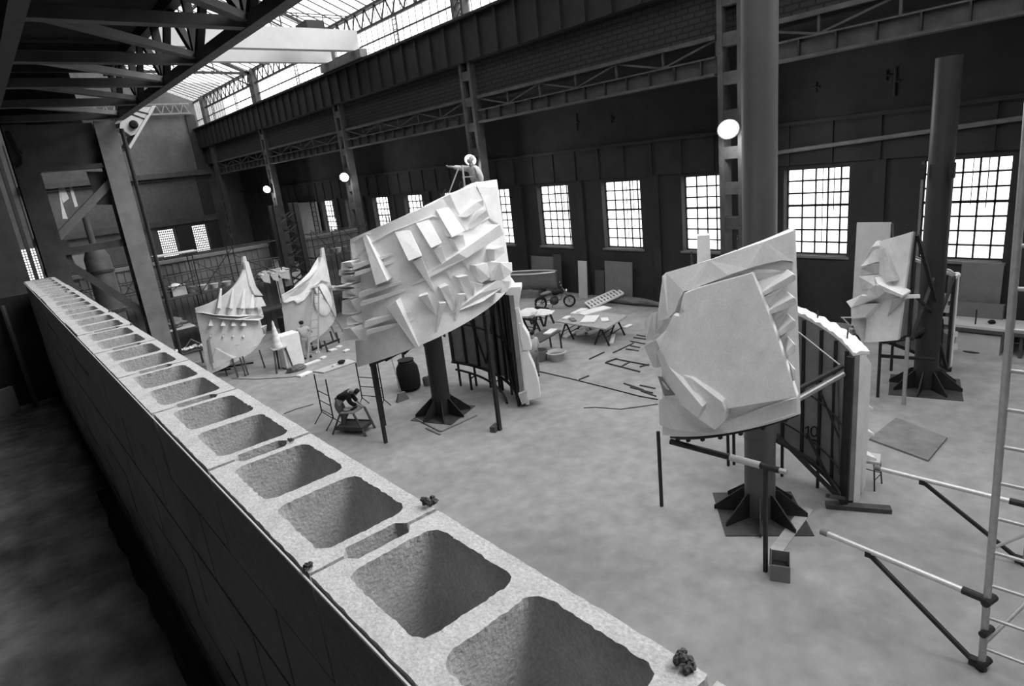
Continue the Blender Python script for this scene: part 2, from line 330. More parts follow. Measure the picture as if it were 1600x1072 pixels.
# ------------------------------------------------------------------ parapet of hollow concrete blocks
BX0, BX1, BT, BH, BL = .240, .457, H - .526, .19, .5
def block(mb, y0, top, jig, holes=True, seed=0):
    rnd = random.Random(seed); bm = mb.bm; g = .0055
    ya, yb = y0 + g, y0 + BL - g; xm = (BX0 + BX1) / 2
    def loop(pts): return pts
    def rr(xa, xb, yc0, yc1, r, n=9):
        out = []; cs = [((xb - r, yc0 + r), -90), ((xb - r, yc1 - r), 0), ((xa + r, yc1 - r), 90), ((xa + r, yc0 + r), 180)]
        for (cx, cy), a0 in cs:
            for i in range(6): a = math.radians(a0 + 90 * i / 5); out.append((cx + r * math.cos(a), cy + r * math.sin(a)))
        res = []
        for i, p in enumerate(out):
            q = out[(i + 1) % len(out)]; d = math.hypot(q[0] - p[0], q[1] - p[1]); k = max(1, int(d / .006))
            for j in range(k): res.append((p[0] + (q[0] - p[0]) * j / k, p[1] + (q[1] - p[1]) * j / k))
        return res
    # outline with a half-round recess in each end face
    no, nd = .055, .016
    out = []
    def seg(p, q, k):
        for j in range(k): out.append((p[0] + (q[0] - p[0]) * j / k, p[1] + (q[1] - p[1]) * j / k))
    seg((BX0, ya), (xm - no, ya), 6); seg((xm - no, ya), (xm - no + .012, ya + nd), 2); seg((xm - no + .012, ya + nd), (xm + no - .012, ya + nd), 6); seg((xm + no - .012, ya + nd), (xm + no, ya), 2); seg((xm + no, ya), (BX1, ya), 6)
    seg((BX1, ya), (BX1, yb), 34)
    seg((BX1, yb), (xm + no, yb), 6); seg((xm + no, yb), (xm + no - .012, yb - nd), 2); seg((xm + no - .012, yb - nd), (xm - no + .012, yb - nd), 6); seg((xm - no + .012, yb - nd), (xm - no, yb), 2); seg((xm - no, yb), (BX0, yb), 6)
    seg((BX0, yb), (BX0, ya), 34)
    wx = .034; we = .036; wm = .036; yc = (ya + yb) / 2
    hl = [rr(BX0 + wx, BX1 - wx + .006, ya + we, yc - wm / 2, .024), rr(BX0 + wx, BX1 - wx + .006, yc + wm / 2, yb - we, .024)] if holes else []
    bot = top - BH + .001
    def ring(pts, zt, jx, jz, shrink=0.0, zb=bot):
        cx = sum(p[0] for p in pts) / len(pts); cy = sum(p[1] for p in pts) / len(pts)
        T, S, B = [], [], []
        for p in pts:
            big = jz * (2.2 if rnd.random() < .12 else 1)
            ox = noise.noise(Vector((p[0] * 90, p[1] * 90, seed))) * jx * (1.1 if jz > .002 else .9)
            T.append(bm.verts.new((p[0] + ox + rnd.uniform(-jx, jx) * .7, p[1] + ox + rnd.uniform(-jx, jx) * .7, zt)))
            S.append(bm.verts.new((p[0], p[1], zt - .012)))
            B.append(bm.verts.new((cx + (p[0] - cx) * (1 - shrink), cy + (p[1] - cy) * (1 - shrink), zb)))
        n = len(pts)
        for U, V in ((T, S), (S, B)):
            for i in range(n): bm.faces.new((U[i], U[(i + 1) % n], V[(i + 1) % n], V[i]))
        return T, B
    rings = [ring(out, top, .0012 * jig, .0012 * jig)] + [ring(h, top, .002 * jig, .0028 * jig, .05) for h in hl]
    for k in (0, 1):
        es = []
        for r in rings:
            L = r[k]
            for i in range(len(L)):
                e = bm.edges.get((L[i], L[(i + 1) % len(L)])); es.append(e)
        bmesh.ops.triangle_fill(bm, edges=es, use_beauty=True)
    bm.normal_update()
NB = 15; Y00 = -.71
ords = ['nearest', 'second', 'third', 'fourth', 'fifth', 'sixth', 'seventh', 'eighth', 'ninth', 'tenth', 'eleventh', 'twelfth', 'thirteenth', 'fourteenth', 'farthest']
for k in range(NB):
    mb = MB(); y0 = Y00 + BL * k; block(mb, y0, BT + random.uniform(-.002, .002), 1.0, seed=k)
    dx = random.uniform(-.004, .004)
    for v in mb.bm.verts: v.co.x += dx
    o = mb.build('concrete_block', 'block', org=((BX0 + BX1) / 2, y0 + BL / 2, BT - BH))
    lab = {0: 'two-celled hollow concrete block at the near end of the parapet, mostly below the picture', 14: 'last hollow concrete block at the far end of the parapet beside the steel column'}.get(k)
    if k == 1: lab = 'largest hollow concrete block, first whole cells at the bottom edge of the picture'
    tag(o, lab or 'hollow parapet block, %s counting back from the bottom edge of the picture' % ords[k - 1], 'concrete block', 'hollow concrete blocks along the parapet top')
m = MB()
for r in range(1, 3):
    off = -.25 if r % 2 else 0
    for k in range(NB + (1 if r % 2 else 0)): block(m, Y00 + BL * k + off, BT - BH * r - .010 * r, .4, seed=50 + 20 * r + k)
z = BT - BH * 3 - .030; r = 3
while z > 0:
    off = -.25 if r % 2 else 0; zb = max(z - BH + .006, .0)
    for k in range(NB + (1 if r % 2 else 0)):
        y = Y00 + BL * k + off; m.span((BX0 + random.uniform(0, .004), y + .007, zb), (BX1, y + BL - .007, z))
    z -= BH + .008; r += 1
    if z < 4.2: break
m.span((BX0 + .02, Y00 - .25, 0), (BX1 - .02, Y00 + BL * NB + .2, z + BH))
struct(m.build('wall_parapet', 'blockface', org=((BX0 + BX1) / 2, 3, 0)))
# mortar crumbs left on the top course
for k, (px, py, s) in enumerate([(672, 789, .016), (480, 889, .012), (1072, 1040, .018), (455, 690, .009), (172, 487, .012), (205, 508, .01)]):
    p = Zp(px, py, BT); m = MB()
    for j in range(9): m.lump((p.x + random.uniform(-s, s) * .5, p.y + random.uniform(-s, s) * .5, BT + s * .2 + random.uniform(0, s * .6)), (s * .28, s * .22, s * .3), j + k, 2, .6)
    tag(m.build('mortar_crumb', 'mortar'), ['dark upright clump of old mortar at the outer edge of the second block joint', 'crumbled mortar at the inner edge of the second block joint', 'ragged dark mortar tuft at the bottom edge of the picture', 'small mortar clump at the outer edge of the third block joint', 'dark mortar lump on the outer block edge near the far end', 'mortar lump on the outer block edge beside the steel leg'][k], 'mortar', 'mortar crumbs on the parapet')

# ================================================================== STEELWORK
CY = [-2.5, 12.2, 26.9, 41.6, 56.2, 70.8]
cname = ['', 'lattice column beside the tall pale tube column', 'lattice column just behind the top of the largest sculpture', 'dark lattice column in the middle of the long wall', 'dark lattice column second from the far end wall', 'dark lattice column nearest the far end wall']
for k, y in enumerate(CY):
    if k == 0: continue
    c = thing('lattice_column', cname[k], 'column', (XC, y, 0))
    for s in (-1, 1):
        m = MB(); m.span((XC - .25, y + s * .37 - .1, 0), (XC + .25, y + s * .37 + .1, 17.3)); m.build('flange', 'rust', c)
    m = MB(); z = .4
    while z < 14.2: m.span((XC - .22, y - .3, z), (XC + .22, y + .3, z + .42)); z += 1.25
    z = 14.6
    while z < 17: m.tube((XC - .15, y - .3, z), (XC - .15, y + .3, z + .5), .03); m.tube((XC - .15, y + .3, z), (XC - .15, y - .3, z + .5), .03); z += .5
    m.build('batten_plates', 'rust', c)
    MB().span((XC - .4, y - .6, .001), (XC + .4, y + .6, .06)).build('base_plate', 'steel', c)
bay = ['beyond the right edge of the tall tube column', 'between the tall tube column and the largest sculpture', 'above the largest sculpture', 'in the fourth bay from the right', 'in the bay nearest the far wall']
for k in range(5):
    ya, yb = CY[k] + .62, CY[k + 1] - .62
    g = thing('plate_girder', 'dark stiffened plate girder ' + bay[k], 'girder', (XC, (ya + yb) / 2, 9.55), 'plate girders along the column line')
    MB().span((XC - .02, ya, 9.6), (XC + .02, yb, 10.1)).build('web', 'rust', g)
    MB().span((XC - .22, ya, 9.52), (XC + .22, yb, 9.6)).build('bottom_flange', 'rust', g)
    MB().span((XC - .16, ya, 10.1), (XC + .16, yb, 10.15)).build('top_flange', 'rust', g)
    for i in range(12): y = ya + (yb - ya) * (i + .5) / 12; MB().span((XC - .16, y - .025, 9.6), (XC - .02, y + .025, 10.1)).build('stiffener', 'steel', g)
    m = MB(); m.span((XC - .12, ya, 10.7), (XC + .09, yb, 10.84)); n = 6
    for i in range(n):
        y0 = ya + (yb - ya) * i / n; y1 = ya + (yb - ya) * (i + 1) / n
        m.bar((XC, y0, 10.15), (XC, y0, 10.7), .08, .08); m.bar((XC, y0, 10.15) if i % 2 else (XC, y0, 10.7), (XC, y1, 10.7) if i % 2 else (XC, y1, 10.15), .07, .07)
    m.build('bracing', 'rust', g)
    # light V-braced girder under the roof glazing
    g = thing('lattice_girder', 'V-braced roof girder ' + bay[k], 'girder', (XC - .1, (ya + yb) / 2, 16.1), 'V-braced roof girders')
    X = XC - .1
    MB().span((X - .08, ya + .02, 17.1), (X + .08, yb - .02, 17.26)).build('top_chord', 'steel', g)
    MB().span((X - .08, ya + .02, 16.05), (X + .08, yb - .02, 16.19)).build('bottom_chord', 'steel', g)
    m = MB(); n = 22
    for i in range(n):
        y0 = ya + (yb - ya) * i / n; y1 = ya + (yb - ya) * (i + 1) / n
        a, b = (16.15, 17.15) if i % 2 else (17.15, 16.15); m.bar((X, y0, a), (X, y1, b), .07, .07)
    m.build('web_braces', 'steel', g)
for k, y in enumerate(CY[2:5]):              # roof ties at the columns
    m = MB(); m.bar((XC - .2, y, 17.0), (3, y, 17.3), .12, .2); m.bar((XC - .2, y, 16.0), (15.5, y, 18.6), .08, .1); m.bar((XC - .2, y, 17), (9, y, 22.1), .12, .18)
    for f in (.25, .5, .75): m.bar((XC - 12 * f, y, 17.1), (XC - 12 * f, y, 17.2 + 5 * f), .07, .07)
    tag(m.build('roof_truss', 'steel'), ['steel roof truss over the crane, nearest one in view', 'steel roof truss just beyond the crane beams', 'steel roof truss nearest the far wall'][k], 'truss', 'steel roof trusses')
lad = [(335, 182), (371, 170), (466, 128), (620, 60)]
for k, (px, py) in enumerate(lad):
    p = Xp(px, py, XC + .02); m = MB(); X = XC + .02
    for s in (-.22, .22): m.tube((X, p.y + s, 14.5), (X, p.y + s, 16.1), .035, 6)
    for i in range(6): m.tube((X, p.y - .22, 14.6 + .27 * i), (X, p.y + .22, 14.6 + .27 * i), .025, 6)
    tag(m.build('service_ladder', 'steel'), 'short ladder against the clerestory glazing, %s from the far wall' % ['first', 'second', 'third', 'fourth'][k], 'ladder', 'ladders on the clerestory')
# overhead travelling crane: two white box beams on a grey end carriage
cr = thing('bridge_crane', 'white twin-beam travelling crane spanning under the skylight', 'crane', (12, 39, 14.5))
MB().span((2.2, 36.8, 15.0), (XC - .4, 37.35, 16.15)).build('crane_beam', 'white', cr, 'near white box beam of the crane')
MB().span((2.2, 40.6, 15.0), (XC - .4, 41.15, 16.15)).build('crane_beam', 'white', cr, 'far white box beam of the crane')
MB().span((XC - .75, 36.2, 14.53), (XC - .25, 41.8, 15.0)).build('end_carriage', 'beamgrey', cr)
MB().span((2.0, 36.2, 14.53), (2.5, 41.8, 15.0)).build('end_carriage', 'beamgrey', cr)
m = MB()
for y in (36.8, 37.35): m.tube((14, y, 16.9), (XC - .6, y, 16.9), .03)
for i in range(5): m.tube((14 + 1.6 * i, 36.8, 16.15), (14 + 1.6 * i, 36.8, 16.9), .03)
m.build('handrail', 'steel', cr)
MB().span((XC - 3.0, 38.0, 15.6), (XC - 1.9, 39.6, 16.9)).build('hoist', 'steel', cr)
struct(MB().span((1.9, 10.5, 13.9), (2.6, YE, 14.5)).build('trim_5', 'rust', org=(2.2, 40, 13.9)))

# the twin-leg column and the overhead box lattice girder on the balcony side
LY = 17.0
c = thing('twin_leg_column', 'grey twin-leg steel column with diagonal struts beyond the end of the parapet', 'column', (2.04, LY, 0))
def ibeam(m, x0, x1, y, z0, z1, d=.5, t=.04):
    m.span((x0, y - d / 2, z0), (x1, y - d / 2 + t, z1)); m.span((x0, y + d / 2 - t, z0), (x1, y + d / 2, z1)); xm = (x0 + x1) / 2; m.span((xm - t / 2, y - d / 2 + t, z0), (xm + t / 2, y + d / 2 - t, z1))
m = MB(); ibeam(m, 1.02, 1.445, LY, 0, 9.27); m.build('leg', 'rust', c)
m = MB(); ibeam(m, 2.65, 3.06, LY, 0, 9.27); m.build('leg', 'beamgrey', c)
m = MB(); m.span((1.445, LY - .05, 8.39), (2.65, LY + .05, 9.27)); m.span((1.445, LY - .2, 8.3), (2.65, LY + .2, 8.39)); m.build('web_plate', 'rust', c)
q = lambda x, y: Yp(x, y, LY - .03)
MB().bar(q(78, 384), q(172, 285), .2, .16).build('strut', 'beamgrey', c)
MB().bar(q(85, 396), q(196, 378), .17, .16).build('strut', 'rust', c)
MB().bar(q(90, 402), q(262, 512), .18, .16).build('strut', 'rust', c)
m = MB(); m.prism([q(60, 375), q(105, 375), q(118, 420), q(70, 430)], (0, .03, 0)); m.prism([q(135, 268), q(170, 268), q(176, 320), q(152, 320)], (0, .03, 0)); m.build('gusset', 'rust', c)
m = MB(); m.path([(3.18, LY - .17, 0), (3.18, LY - .17, 9.1)], .045, 8); m.path([(3.11, LY + .17, 0), (3.11, LY + .17, 9.1)], .034, 8); m.build('conduit', 'steel', c)
q = lambda x, y: Yp(x, y, LY - .3)
m = MB(); m.path([q(10, 205), q(16, 220), q(24, 235), q(33, 245), q(34, 256), q(25, 262), q(22, 254)], .025, 6); m.path([q(14, 205), q(26, 232), q(35, 240)], .018, 6); m.build('loose_cable', 'black', c)
g = thing('box_lattice_girder', 'dark box lattice girder with decking overhead at upper left', 'girder', (2.04, 11, 9.3))
X0, X1, z0, z1 = .885, 3.265, 9.40, 10.375
for x in (X0, X1):
    MB().bar((x, 5.1, z0), (x, 17.3, z0), .17, .15).build('bottom_chord', 'rust' if x > 1 else 'steel', g)
    MB().bar((x, 5.1, z1), (x, 17.3, z1), .17, .17).build('top_chord', 'steel', g)
ys = [16.95, 14.8, 12.6, 10.6, 8.33, 6.1]
side = {X0: MB(), X1: MB()}
for i, y in enumerate(ys):
    MB().bar((X0, y, z0), (X1, y, z0), .17, .13).build('cross_bar', 'rust', g); MB().bar((X0, y, z1), (X1, y, z1), .13, .13).build('cross_bar', 'steel', g)
    if i + 1 < len(ys): MB().bar((X1, y, z0 + .04), (X0, ys[i + 1], z0 + .04), .13, .09).build('plan_brace', 'beamgrey' if i in (0, 2) else 'rust', g)
    for x in (X0, X1):
        side[x].bar((x, y, z0), (x, y, z1), .12, .1)
        if i + 1 < len(ys): ym = (y + ys[i + 1]) / 2; side[x].bar((x, y, z0), (x, ym, z1), .1, .1); side[x].bar((x, ys[i + 1], z0), (x, ym, z1), .1, .1)
for x in (X0, X1): side[x].build('side_bracing', 'steel', g)
MB().span((-4.7, 17.42, 9.3), (2.55, 17.5, 10.5)).build('dark_blank_plate', 'deck', g)  # dark plate added to black out the gaps below the decking
MB().span((-4.7, 5.1, 10.53), (3.38, 17.5, 10.7)).build('decking', 'deck', g)
m = MB()
for x in (-1.0, -3.0): m.bar((x, 5.1, 10.35), (x, 17.4, 10.35), .17, .36)
for y in ys: m.bar((-4.7, y, 10.2), (X0, y, 10.2), .15, .15)
m.build('joists', 'deck', g)
# pale tilted lamp housing under the end of the girder
f = thing('floodlight_housing', 'white tilted floodlight housing with a dark round knob beside the twin-leg column', 'floodlight', Yp(215, 200, 17.6))
q = lambda x, y: Yp(x, y, 17.55)
m = MB(); m.prism([q(244, 165), q(238, 165), q(201, 229), q(204, 233)], (-.05, .9, .0)); m.build('rim', 'white', f)
m = MB(); m.prism([q(236, 167), q(212, 168), q(188, 192), q(187, 200), q(205, 212), q(211, 210)], (0, .75, .05)); m.build('body', 'boardlight', f)
p = q(209, 195); MB().lathe([(0, 0), (.08, 0), (.1, .06), (.06, .13), (0, .13)], p, 16, (-.2, -1, 0)).build('knob', 'black', f)
MB().bar(q(208, 172), q(232, 178), .02, .03).build('louvre', 'steel', f); MB().bar(q(205, 178), q(226, 186), .02, .03).build('louvre', 'steel', f)
MB().bar(q(192, 172) + Vector((0, .3, 0)), Vector((3.0, 17.2, 9.2)), .08, .08).build('bracket', 'steel', f)

# floodlamps on the columns
for k, (px, py) in enumerate([(1138, 202), (735, 250), (538, 277), (417, 296)]):
    X = XC - .75; p = Xp(px, py, X); y = CY[k + 1]
    t = thing('floodlamp', ['blazing floodlamp on the lattice column beside the tall tube column', 'floodlamp glaring above the top of the largest sculpture', 'floodlamp on the third column, left of the largest sculpture', 'smallest lit floodlamp, farthest left along the dark wall'][k], 'floodlamp', p, 'floodlamps on the columns')
    ax = Vector((-.75, -.5, -.45)) if k < 2 else Vector((-.6, -.75, -.3)); r = (.34, .3, .3, .3)[k]
    MB().lathe([(.08, -.3), (.12, -.26), (r + .03, -.02), (r + .03, .02), (r, .02), (.1, -.2)], p, 20, ax).build('reflector_hood', 'steel', t)
    MB().lathe([(0, -.06), (r * .7, -.05), (r - .01, .0), (r * .6, .06), (0, .08)], p, 20, ax).build('lit_lens', 'lamp', t)
    MB().bar(p - ax.normalized() * .25, (XC - .2, y, p.z), .06, .06).build('bracket', 'steel', t)
    L = bpy.data.lights.new('floodlamp_light', 'POINT'); L.energy = 260; L.shadow_soft_size = .3; lo = bpy.data.objects.new('floodlamp_light', L); COL.objects.link(lo); lo.location = p + ax.normalized() * .5

# pipes on the window wall
m = MB(); m.tube((XW - .25, 12.3, 6.6), (XW - .25, 2, 7.12), .08, 10)
tag(m.build('wall_pipe', 'beamgrey'), 'sloping grey pipe crossing the dark wall above the right-hand windows', 'pipe')
m = MB(); X = XW - .04
for px, py0, py1 in ((1400, 105, 150), (1275, 128, 145), (1385, 110, 126), (900, 178, 205), (955, 180, 192)):
    a = Xp(px, py0, X); b = Xp(px, py1, X); m.tube(a, (X, a.y, b.z), .05); m.tube((X, a.y - .15, (a.z + b.z) / 2), (X, a.y + .1, (a.z + b.z) / 2), .04)
struct(m.build('trim_6', 'steel', org=(XW, 8, 8)))

# ------------------------------------------------------------------ tube posts the sculptures turn around
def post(lab, base, h, pm, turn, plate):
    c = thing('tube_post', lab, 'post', (base[0], base[1], 0), 'tube posts of the spiral sculptures')
    b = Vector((base[0], base[1], 0)); r = .29
    m = MB(); m.tube(b + Vector((0, 0, .02)), b + Vector((0, 0, h)), r, 40)
    m.build('shaft', pm, c, smooth=True)
    m = MB()
    for z in [1.7]: m.tube(b + Vector((0, 0, z)), b + Vector((0, 0, z + .03)), r + .008, 40)
    m.build('weld_band', pm, c, smooth=True)
    for i in range(8):
        a = turn + PI / 4 * i; d = Vector((math.cos(a), math.sin(a), 0)); n = Vector((-d.y, d.x, 0)) * .015
        MB().prism([b + d * r * .97 + n + Vector((0, 0, .02)), b + d * .88 + n + Vector((0, 0, .02)), b + d * .88 + n + Vector((0, 0, .10)), b + d * (r + .06) + n + Vector((0, 0, .55)), b + d * r * .97 + n + Vector((0, 0, .55))], -2 * n).build('gusset', 'steel', c)
    MB().box(b + Vector((0, 0, .01)), (plate, plate, .02), turn + .2).build('base_plate', 'rust', c)
    return c
CA, CB, CC = (9.83, 15.71), (10.63, 5.62), (19.24, 5.28)
post('dark tube post with flared foot under the largest sculpture', CA, 5.85, 'postdark', .2, 1.5)
post('tall pale tube column rising past the top of the picture', CB, 15.5, 'column', .5, 1.6)
post('dark tube post between the right-hand windows, with flared foot', CC, 8.7, 'postdark', .1, 1.7)
for k, s in ((0, -1), (1, 1)):
    p = Zp(1452 if k == 0 else 1490, 268, 0); pz = zat(1470, 266, CC); m = MB()
    m.box((CC[0] - .26, CC[1] - s * .32, pz), (.12, .12, .38)); 
    for i in (-1, 1): m.tube((CC[0] - .34, CC[1] - s * .32, pz + .1 * i), (CC[0] - .3, CC[1] - s * .32, pz + .1 * i), .03)
    tag(m.build('clamp_box', 'steel'), 'small bolted clamp on the %s side of the dark right-hand post' % ('left', 'right')[k], 'clamp', 'clamps on the right-hand post')

# ================================================================== SPIRAL SCULPTURE SECTIONS
class Spiral:
    def __init__(s, root, c, R, la, lb, zb, zt, th=.22, outer='plaster', inner='backing', nu=40, nv=18):
        s.root, s.c, s.R, s.zb, s.zt = root, c, R, zb, zt
        A = lambda u, v: (la[0] + (lb[0] - la[0]) * u) * (1 - v) + (la[1] + (lb[1] - la[1]) * u) * v   # angle, left edge la=(bottom,top)
        s.A = A
        def f(r, pad=0.0):
            def g(u, v): a = A(u, v); return pol(c, r, a, zb(a) + pad + (zt(a) - zb(a) - 2 * pad) * v)
            return g
        s.shell = MB().shell(f(R - .12), f(R), nu, nv).build('plaster_shell', outer, root, smooth=True)
        s.back = MB().shell(f(R - th, .03), f(R - .125, .03), nu, nv).build('backing_sheet', inner, root, smooth=True)
    def relief(s, pts, name='spike', m=None, inn=.06, smooth=False, far=False, k=None):
        k = k or (lambda x, y: (x, y)); top = []; bot = []
        for x, y, o in pts:
            p = cyl(*k(x, y), s.c, s.R + o, far); a = math.degrees(math.atan2(p.y - s.c[1], p.x - s.c[0])); top.append(p); bot.append(pol(s.c, s.R - inn, a, p.z))
        return MB().quadbox(bot, top).build(name, m or s.shell.data.materials[0], s.shell, bevel=.012)
    def rail(s, r, a0, a1, z, rad=.03, n=24, name='rail', m='steel'):
        return MB().path([pol(s.c, r, a0 + (a1 - a0) * i / n, z(a0 + (a1 - a0) * i / n)) for i in range(n + 1)], rad, 8).build(name, m, s.root)
    def rib(s, r, a, z0, z1, w=.06, name='rib', m='steel'):
        return MB().bar(pol(s.c, r, a, z0), pol(s.c, r, a, z1), w, w).build(name, m, s.root)
    def leg(s, p0, p1, w=.07, name='leg', m='steel'): return MB().bar(p0, p1, w, w).build(name, m, s.root)
GS = 'spiral sculpture sections'
def zc(k): return lambda x, y: (k[0] + x / k[2], k[1] + y / k[2])

# ---- largest sculpture, upper section
rt = thing('sculpture_section', 'largest white relief sculpture, a raised curved panel crowded with spikes, on thin legs', 'sculpture', (CA[0], CA[1], 0), GS)
k5 = zc((520, 230, 3.062))
S = Spiral(rt, CA, 2.75, (186, 200), (301, 296), lambda a: 2.69 + (a - 204) * .0143, lambda a: 5.96 + (min(a, 275) - 199.5) * .0137, th=.3)
r = lambda pts, n='spike', **kw: S.relief(pts, n, k=k5, **kw)
for q in ([(292, 402, .02), (370, 398, .02), (428, 520, .42), (362, 545, .42)], [(396, 364, .02), (460, 344, .02), (523, 458, .42), (470, 484, .42)], [(493, 300, .02), (556, 288, .02), (633, 400, .42), (570, 432, .42)]): r(q, 'wedge')
for q in ([(380, 548, .3), (426, 528, .3), (492, 695, .02), (478, 690, .02)], [(480, 492, .3), (520, 472, .3), (578, 640, .02), (565, 638, .02)], [(572, 440, .3), (625, 416, .3), (662, 590, .02), (650, 592, .02)],
          [(512, 675, .34), (552, 658, .34), (592, 772, .04), (570, 790, .04)], [(598, 622, .36), (648, 612, .36), (676, 722, .04), (645, 735, .04)], [(410, 716, .3), (455, 702, .3), (494, 800, .02), (484, 800, .02)],
          [(510, 746, .28), (543, 742, .28), (500, 885, .02), (490, 885, .02)], [(605, 705, .26), (637, 700, .26), (592, 830, .02), (582, 830, .02)], [(680, 648, .25), (722, 655, .25), (690, 716, .03), (668, 780, .02)],
          [(680, 566, .32), (740, 553, .32), (754, 628, .3), (712, 650, .2)], [(772, 488, .3), (818, 472, .42), (824, 505, .42), (775, 545, .25)]): r(q)
r([(140, 425, .05), (160, 419, .05), (262, 640, .42), (205, 662, .42)], 'long_spike'); r([(256, 766, .42), (302, 735, .42), (414, 958, .05), (398, 966, .05)], 'long_spike')
r([(375, 662, .03), (450, 605, .12), (600, 508, .36), (800, 368, .62), (819, 418, .62), (640, 532, .36), (450, 632, .12)], 'diagonal_fin')
r([(560, 800, .03), (700, 700, .26), (806, 622, .46), (818, 668, .46), (720, 738, .28)], 'diagonal_fin')
for q in ([(596, 332, .04), (690, 262, .3), (722, 250, .44), (722, 284, .44), (640, 336, .2)], [(640, 378, .04), (738, 298, .42), (750, 330, .42), (662, 392, .1)], [(752, 606, .3), (800, 551, .58), (858, 551, .6), (860, 598, .6), (820, 632, .5), (760, 640, .35)], [(806, 640, .4), (850, 640, .5), (838, 690, .42), (806, 700, .36)]): r(q, 'block')
r([(82, 462, .07), (150, 420, .07), (560, 225, .07), (682, 180, .07), (722, 258, .07), (750, 340, .07), (640, 400, .07), (640, 360, .07), (480, 330, .07), (290, 400, .07), (160, 470, .07), (95, 540, .07)], 'plaster_coat')
for y0, w in ((590, 30), (622, 24), (724, 30), (764, 26), (866, 34), (903, 26)):
    r([(94 + (y0 - 590) * .2, y0, .34), (98 + (y0 - 590) * .2, y0 - w, .34), (285 + (y0 - 590) * .32, y0 - 84, .02), (288 + (y0 - 590) * .32, y0 - 72, .02)], 'thin_fin')
for y0, y1, x in ((553, 600, 38), (588, 615, 28), (618, 652, 38), (668, 684, 6), (690, 722, 46), (735, 800, 44), (815, 850, 66), (870, 930, 48)):
    r([(x, y0, .42), (84, y0 - 4, .42), (112 + (y0 - 553) * .06, y0 + 4, .12), (112 + (y0 - 553) * .06, y1 - 6, .12), (86, y1, .42), (x, y1, .42)], 'edge_tooth')
r([(690, 188, .10), (786, 190, .12), (797, 372, .10), (752, 342, .06), (724, 262, .08)], 'end_block'); r([(688, 166, .0), (785, 166, .02), (786, 192, .12), (692, 188, .10)], 'end_block')
zb = lambda d: (lambda a: S.zb(a) + d)
S.rail(2.47, 195, 296, zb(.0), .045); S.rail(2.05, 200, 290, zb(-.05), .035)
for i in range(9):
    a = 197 + 12 * i; MB().bar(pol(CA, 2.70, a, S.zb(a) - .05), pol(CA, .28, a, S.zb(a) - .1), .05, .08).build('bracket', 'steel', rt)
for a in (205, 222, 239, 256, 273, 290): S.rib(2.37, a, S.zb(a), S.zt(a) - .1)
l1, l2 = F(603, 692), F(781, 672)
S.leg(l1, (l1.x, l1.y, 2.5), .09); S.leg(l1 + Vector((.1, .06, .5)), (l1.x + .12, l1.y + .07, 2.55), .06); S.leg(l2, (l2.x, l2.y, 3.45), .1)
for px, py, z in ((637, 600, 2.5), (678, 600, 2.6), (782, 612, 3.2)): p = F(px, py); S.leg(p, (p.x, p.y, z), .07)
m = MB(); m.box(l2 + Vector((-.08, .1, .08)), (.34, .18, .16), .4); m.build('foot_block', 'wooddark', rt)
m = MB()
for px, py in ((728, 300), (660, 325), (600, 350), (700, 310)):
    p = cyl(px, py, CA, 2.9); a = math.degrees(math.atan2(p.y - CA[1], p.x - CA[0])) % 360; z = S.zt(a); p = pol(CA, 2.65, a, z)
    m.path([p, p + Vector((0, 0, .14)), p + Vector((.05, 0, .2)), p + Vector((.09, 0, .14)), p + Vector((.08, 0, .02))], .012, 6)
m.build('lifting_eyes', 'steel', rt)

# ---- largest sculpture, lower section seen from its back
rt = thing('sculpture_section', 'lower section under the largest sculpture, dark braced back and white spiked outer edge', 'sculpture', (CA[0] + 2, CA[1], 0), GS)
S = Spiral(rt, CA, 2.75, (316, 316), (405, 405), lambda a: .06 + (a - 316) * .0095, lambda a: 3.62 + (a - 316) * .0143, th=.26)
for a in (317.5, 326, 335, 343, 351, 360, 370, 381, 392, 403): S.rib(2.43, a, S.zb(a) - .02, S.zt(a) - .05, .07)
zb = lambda d: (lambda a: S.zb(a) + d)
S.rail(2.41, 316, 405, zb(.02), .05); S.rail(2.41, 316, 405, zb(1.5), .03); S.rail(2.05, 325, 400, zb(-.1), .04)
m = MB()
for a0, d0, a1, d1 in ((330, .3, 350, 2.8), (352, 2.8, 372, .3), (372, .3, 390, 2.8)): m.bar(pol(CA, 2.35, a0, S.zb(a0) + d0), pol(CA, 2.35, a1, S.zb(a1) + d1), .05, .05)
m.build('brace', 'steel', rt)
for a in (318, 332, 344, 358, 372, 386, 400):
    z = S.zb(a); 
    if z > .15: MB().bar(pol(CA, 2.43, a, 0), pol(CA, 2.43, a, z), .06, .06).build('leg', 'steel', rt)
for a in (358, 386): MB().bar(pol(CA, 2.05, a, 0), pol(CA, 2.05, a, S.zb(a) - .1), .06, .06).build('leg', 'steel', rt); MB().bar(pol(CA, 2.05, a, .4), pol(CA, 2.43, a, .4), .04, .04).build('brace', 'steel', rt)
kb = zc((700, 440, 5.106)); n0 = Vector((-math.sin(math.radians(315.6)), math.cos(math.radians(315.6)), 0)); P0 = Vector((CA[0], CA[1], 0))
def endcut(S, pts, off, d, name, k, n0, P0, m='plaster_new'):
    A = [Pp(*k(x, y), P0 + n0 * off, n0) for x, y in pts]
    MB().quadbox(A, [p + n0 * d for p in A]).build(name, m, S.shell, bevel=.012)
endcut(S, [(430, 100), (500, 45), (582, 42), (586, 72), (500, 112)], .02, .7, 'edge_cap', kb, n0, P0)
endcut(S, [(502, 108), (584, 72), (560, 205), (528, 240)], .02, .5, 'spike', kb, n0, P0)
endcut(S, [(530, 215), (560, 205), (600, 350), (570, 352)], .0, .3, 'spike', kb, n0, P0)
endcut(S, [(560, 330), (582, 335), (645, 442), (668, 545), (598, 552), (575, 452)], -.02, .5, 'spike', kb, n0, P0)
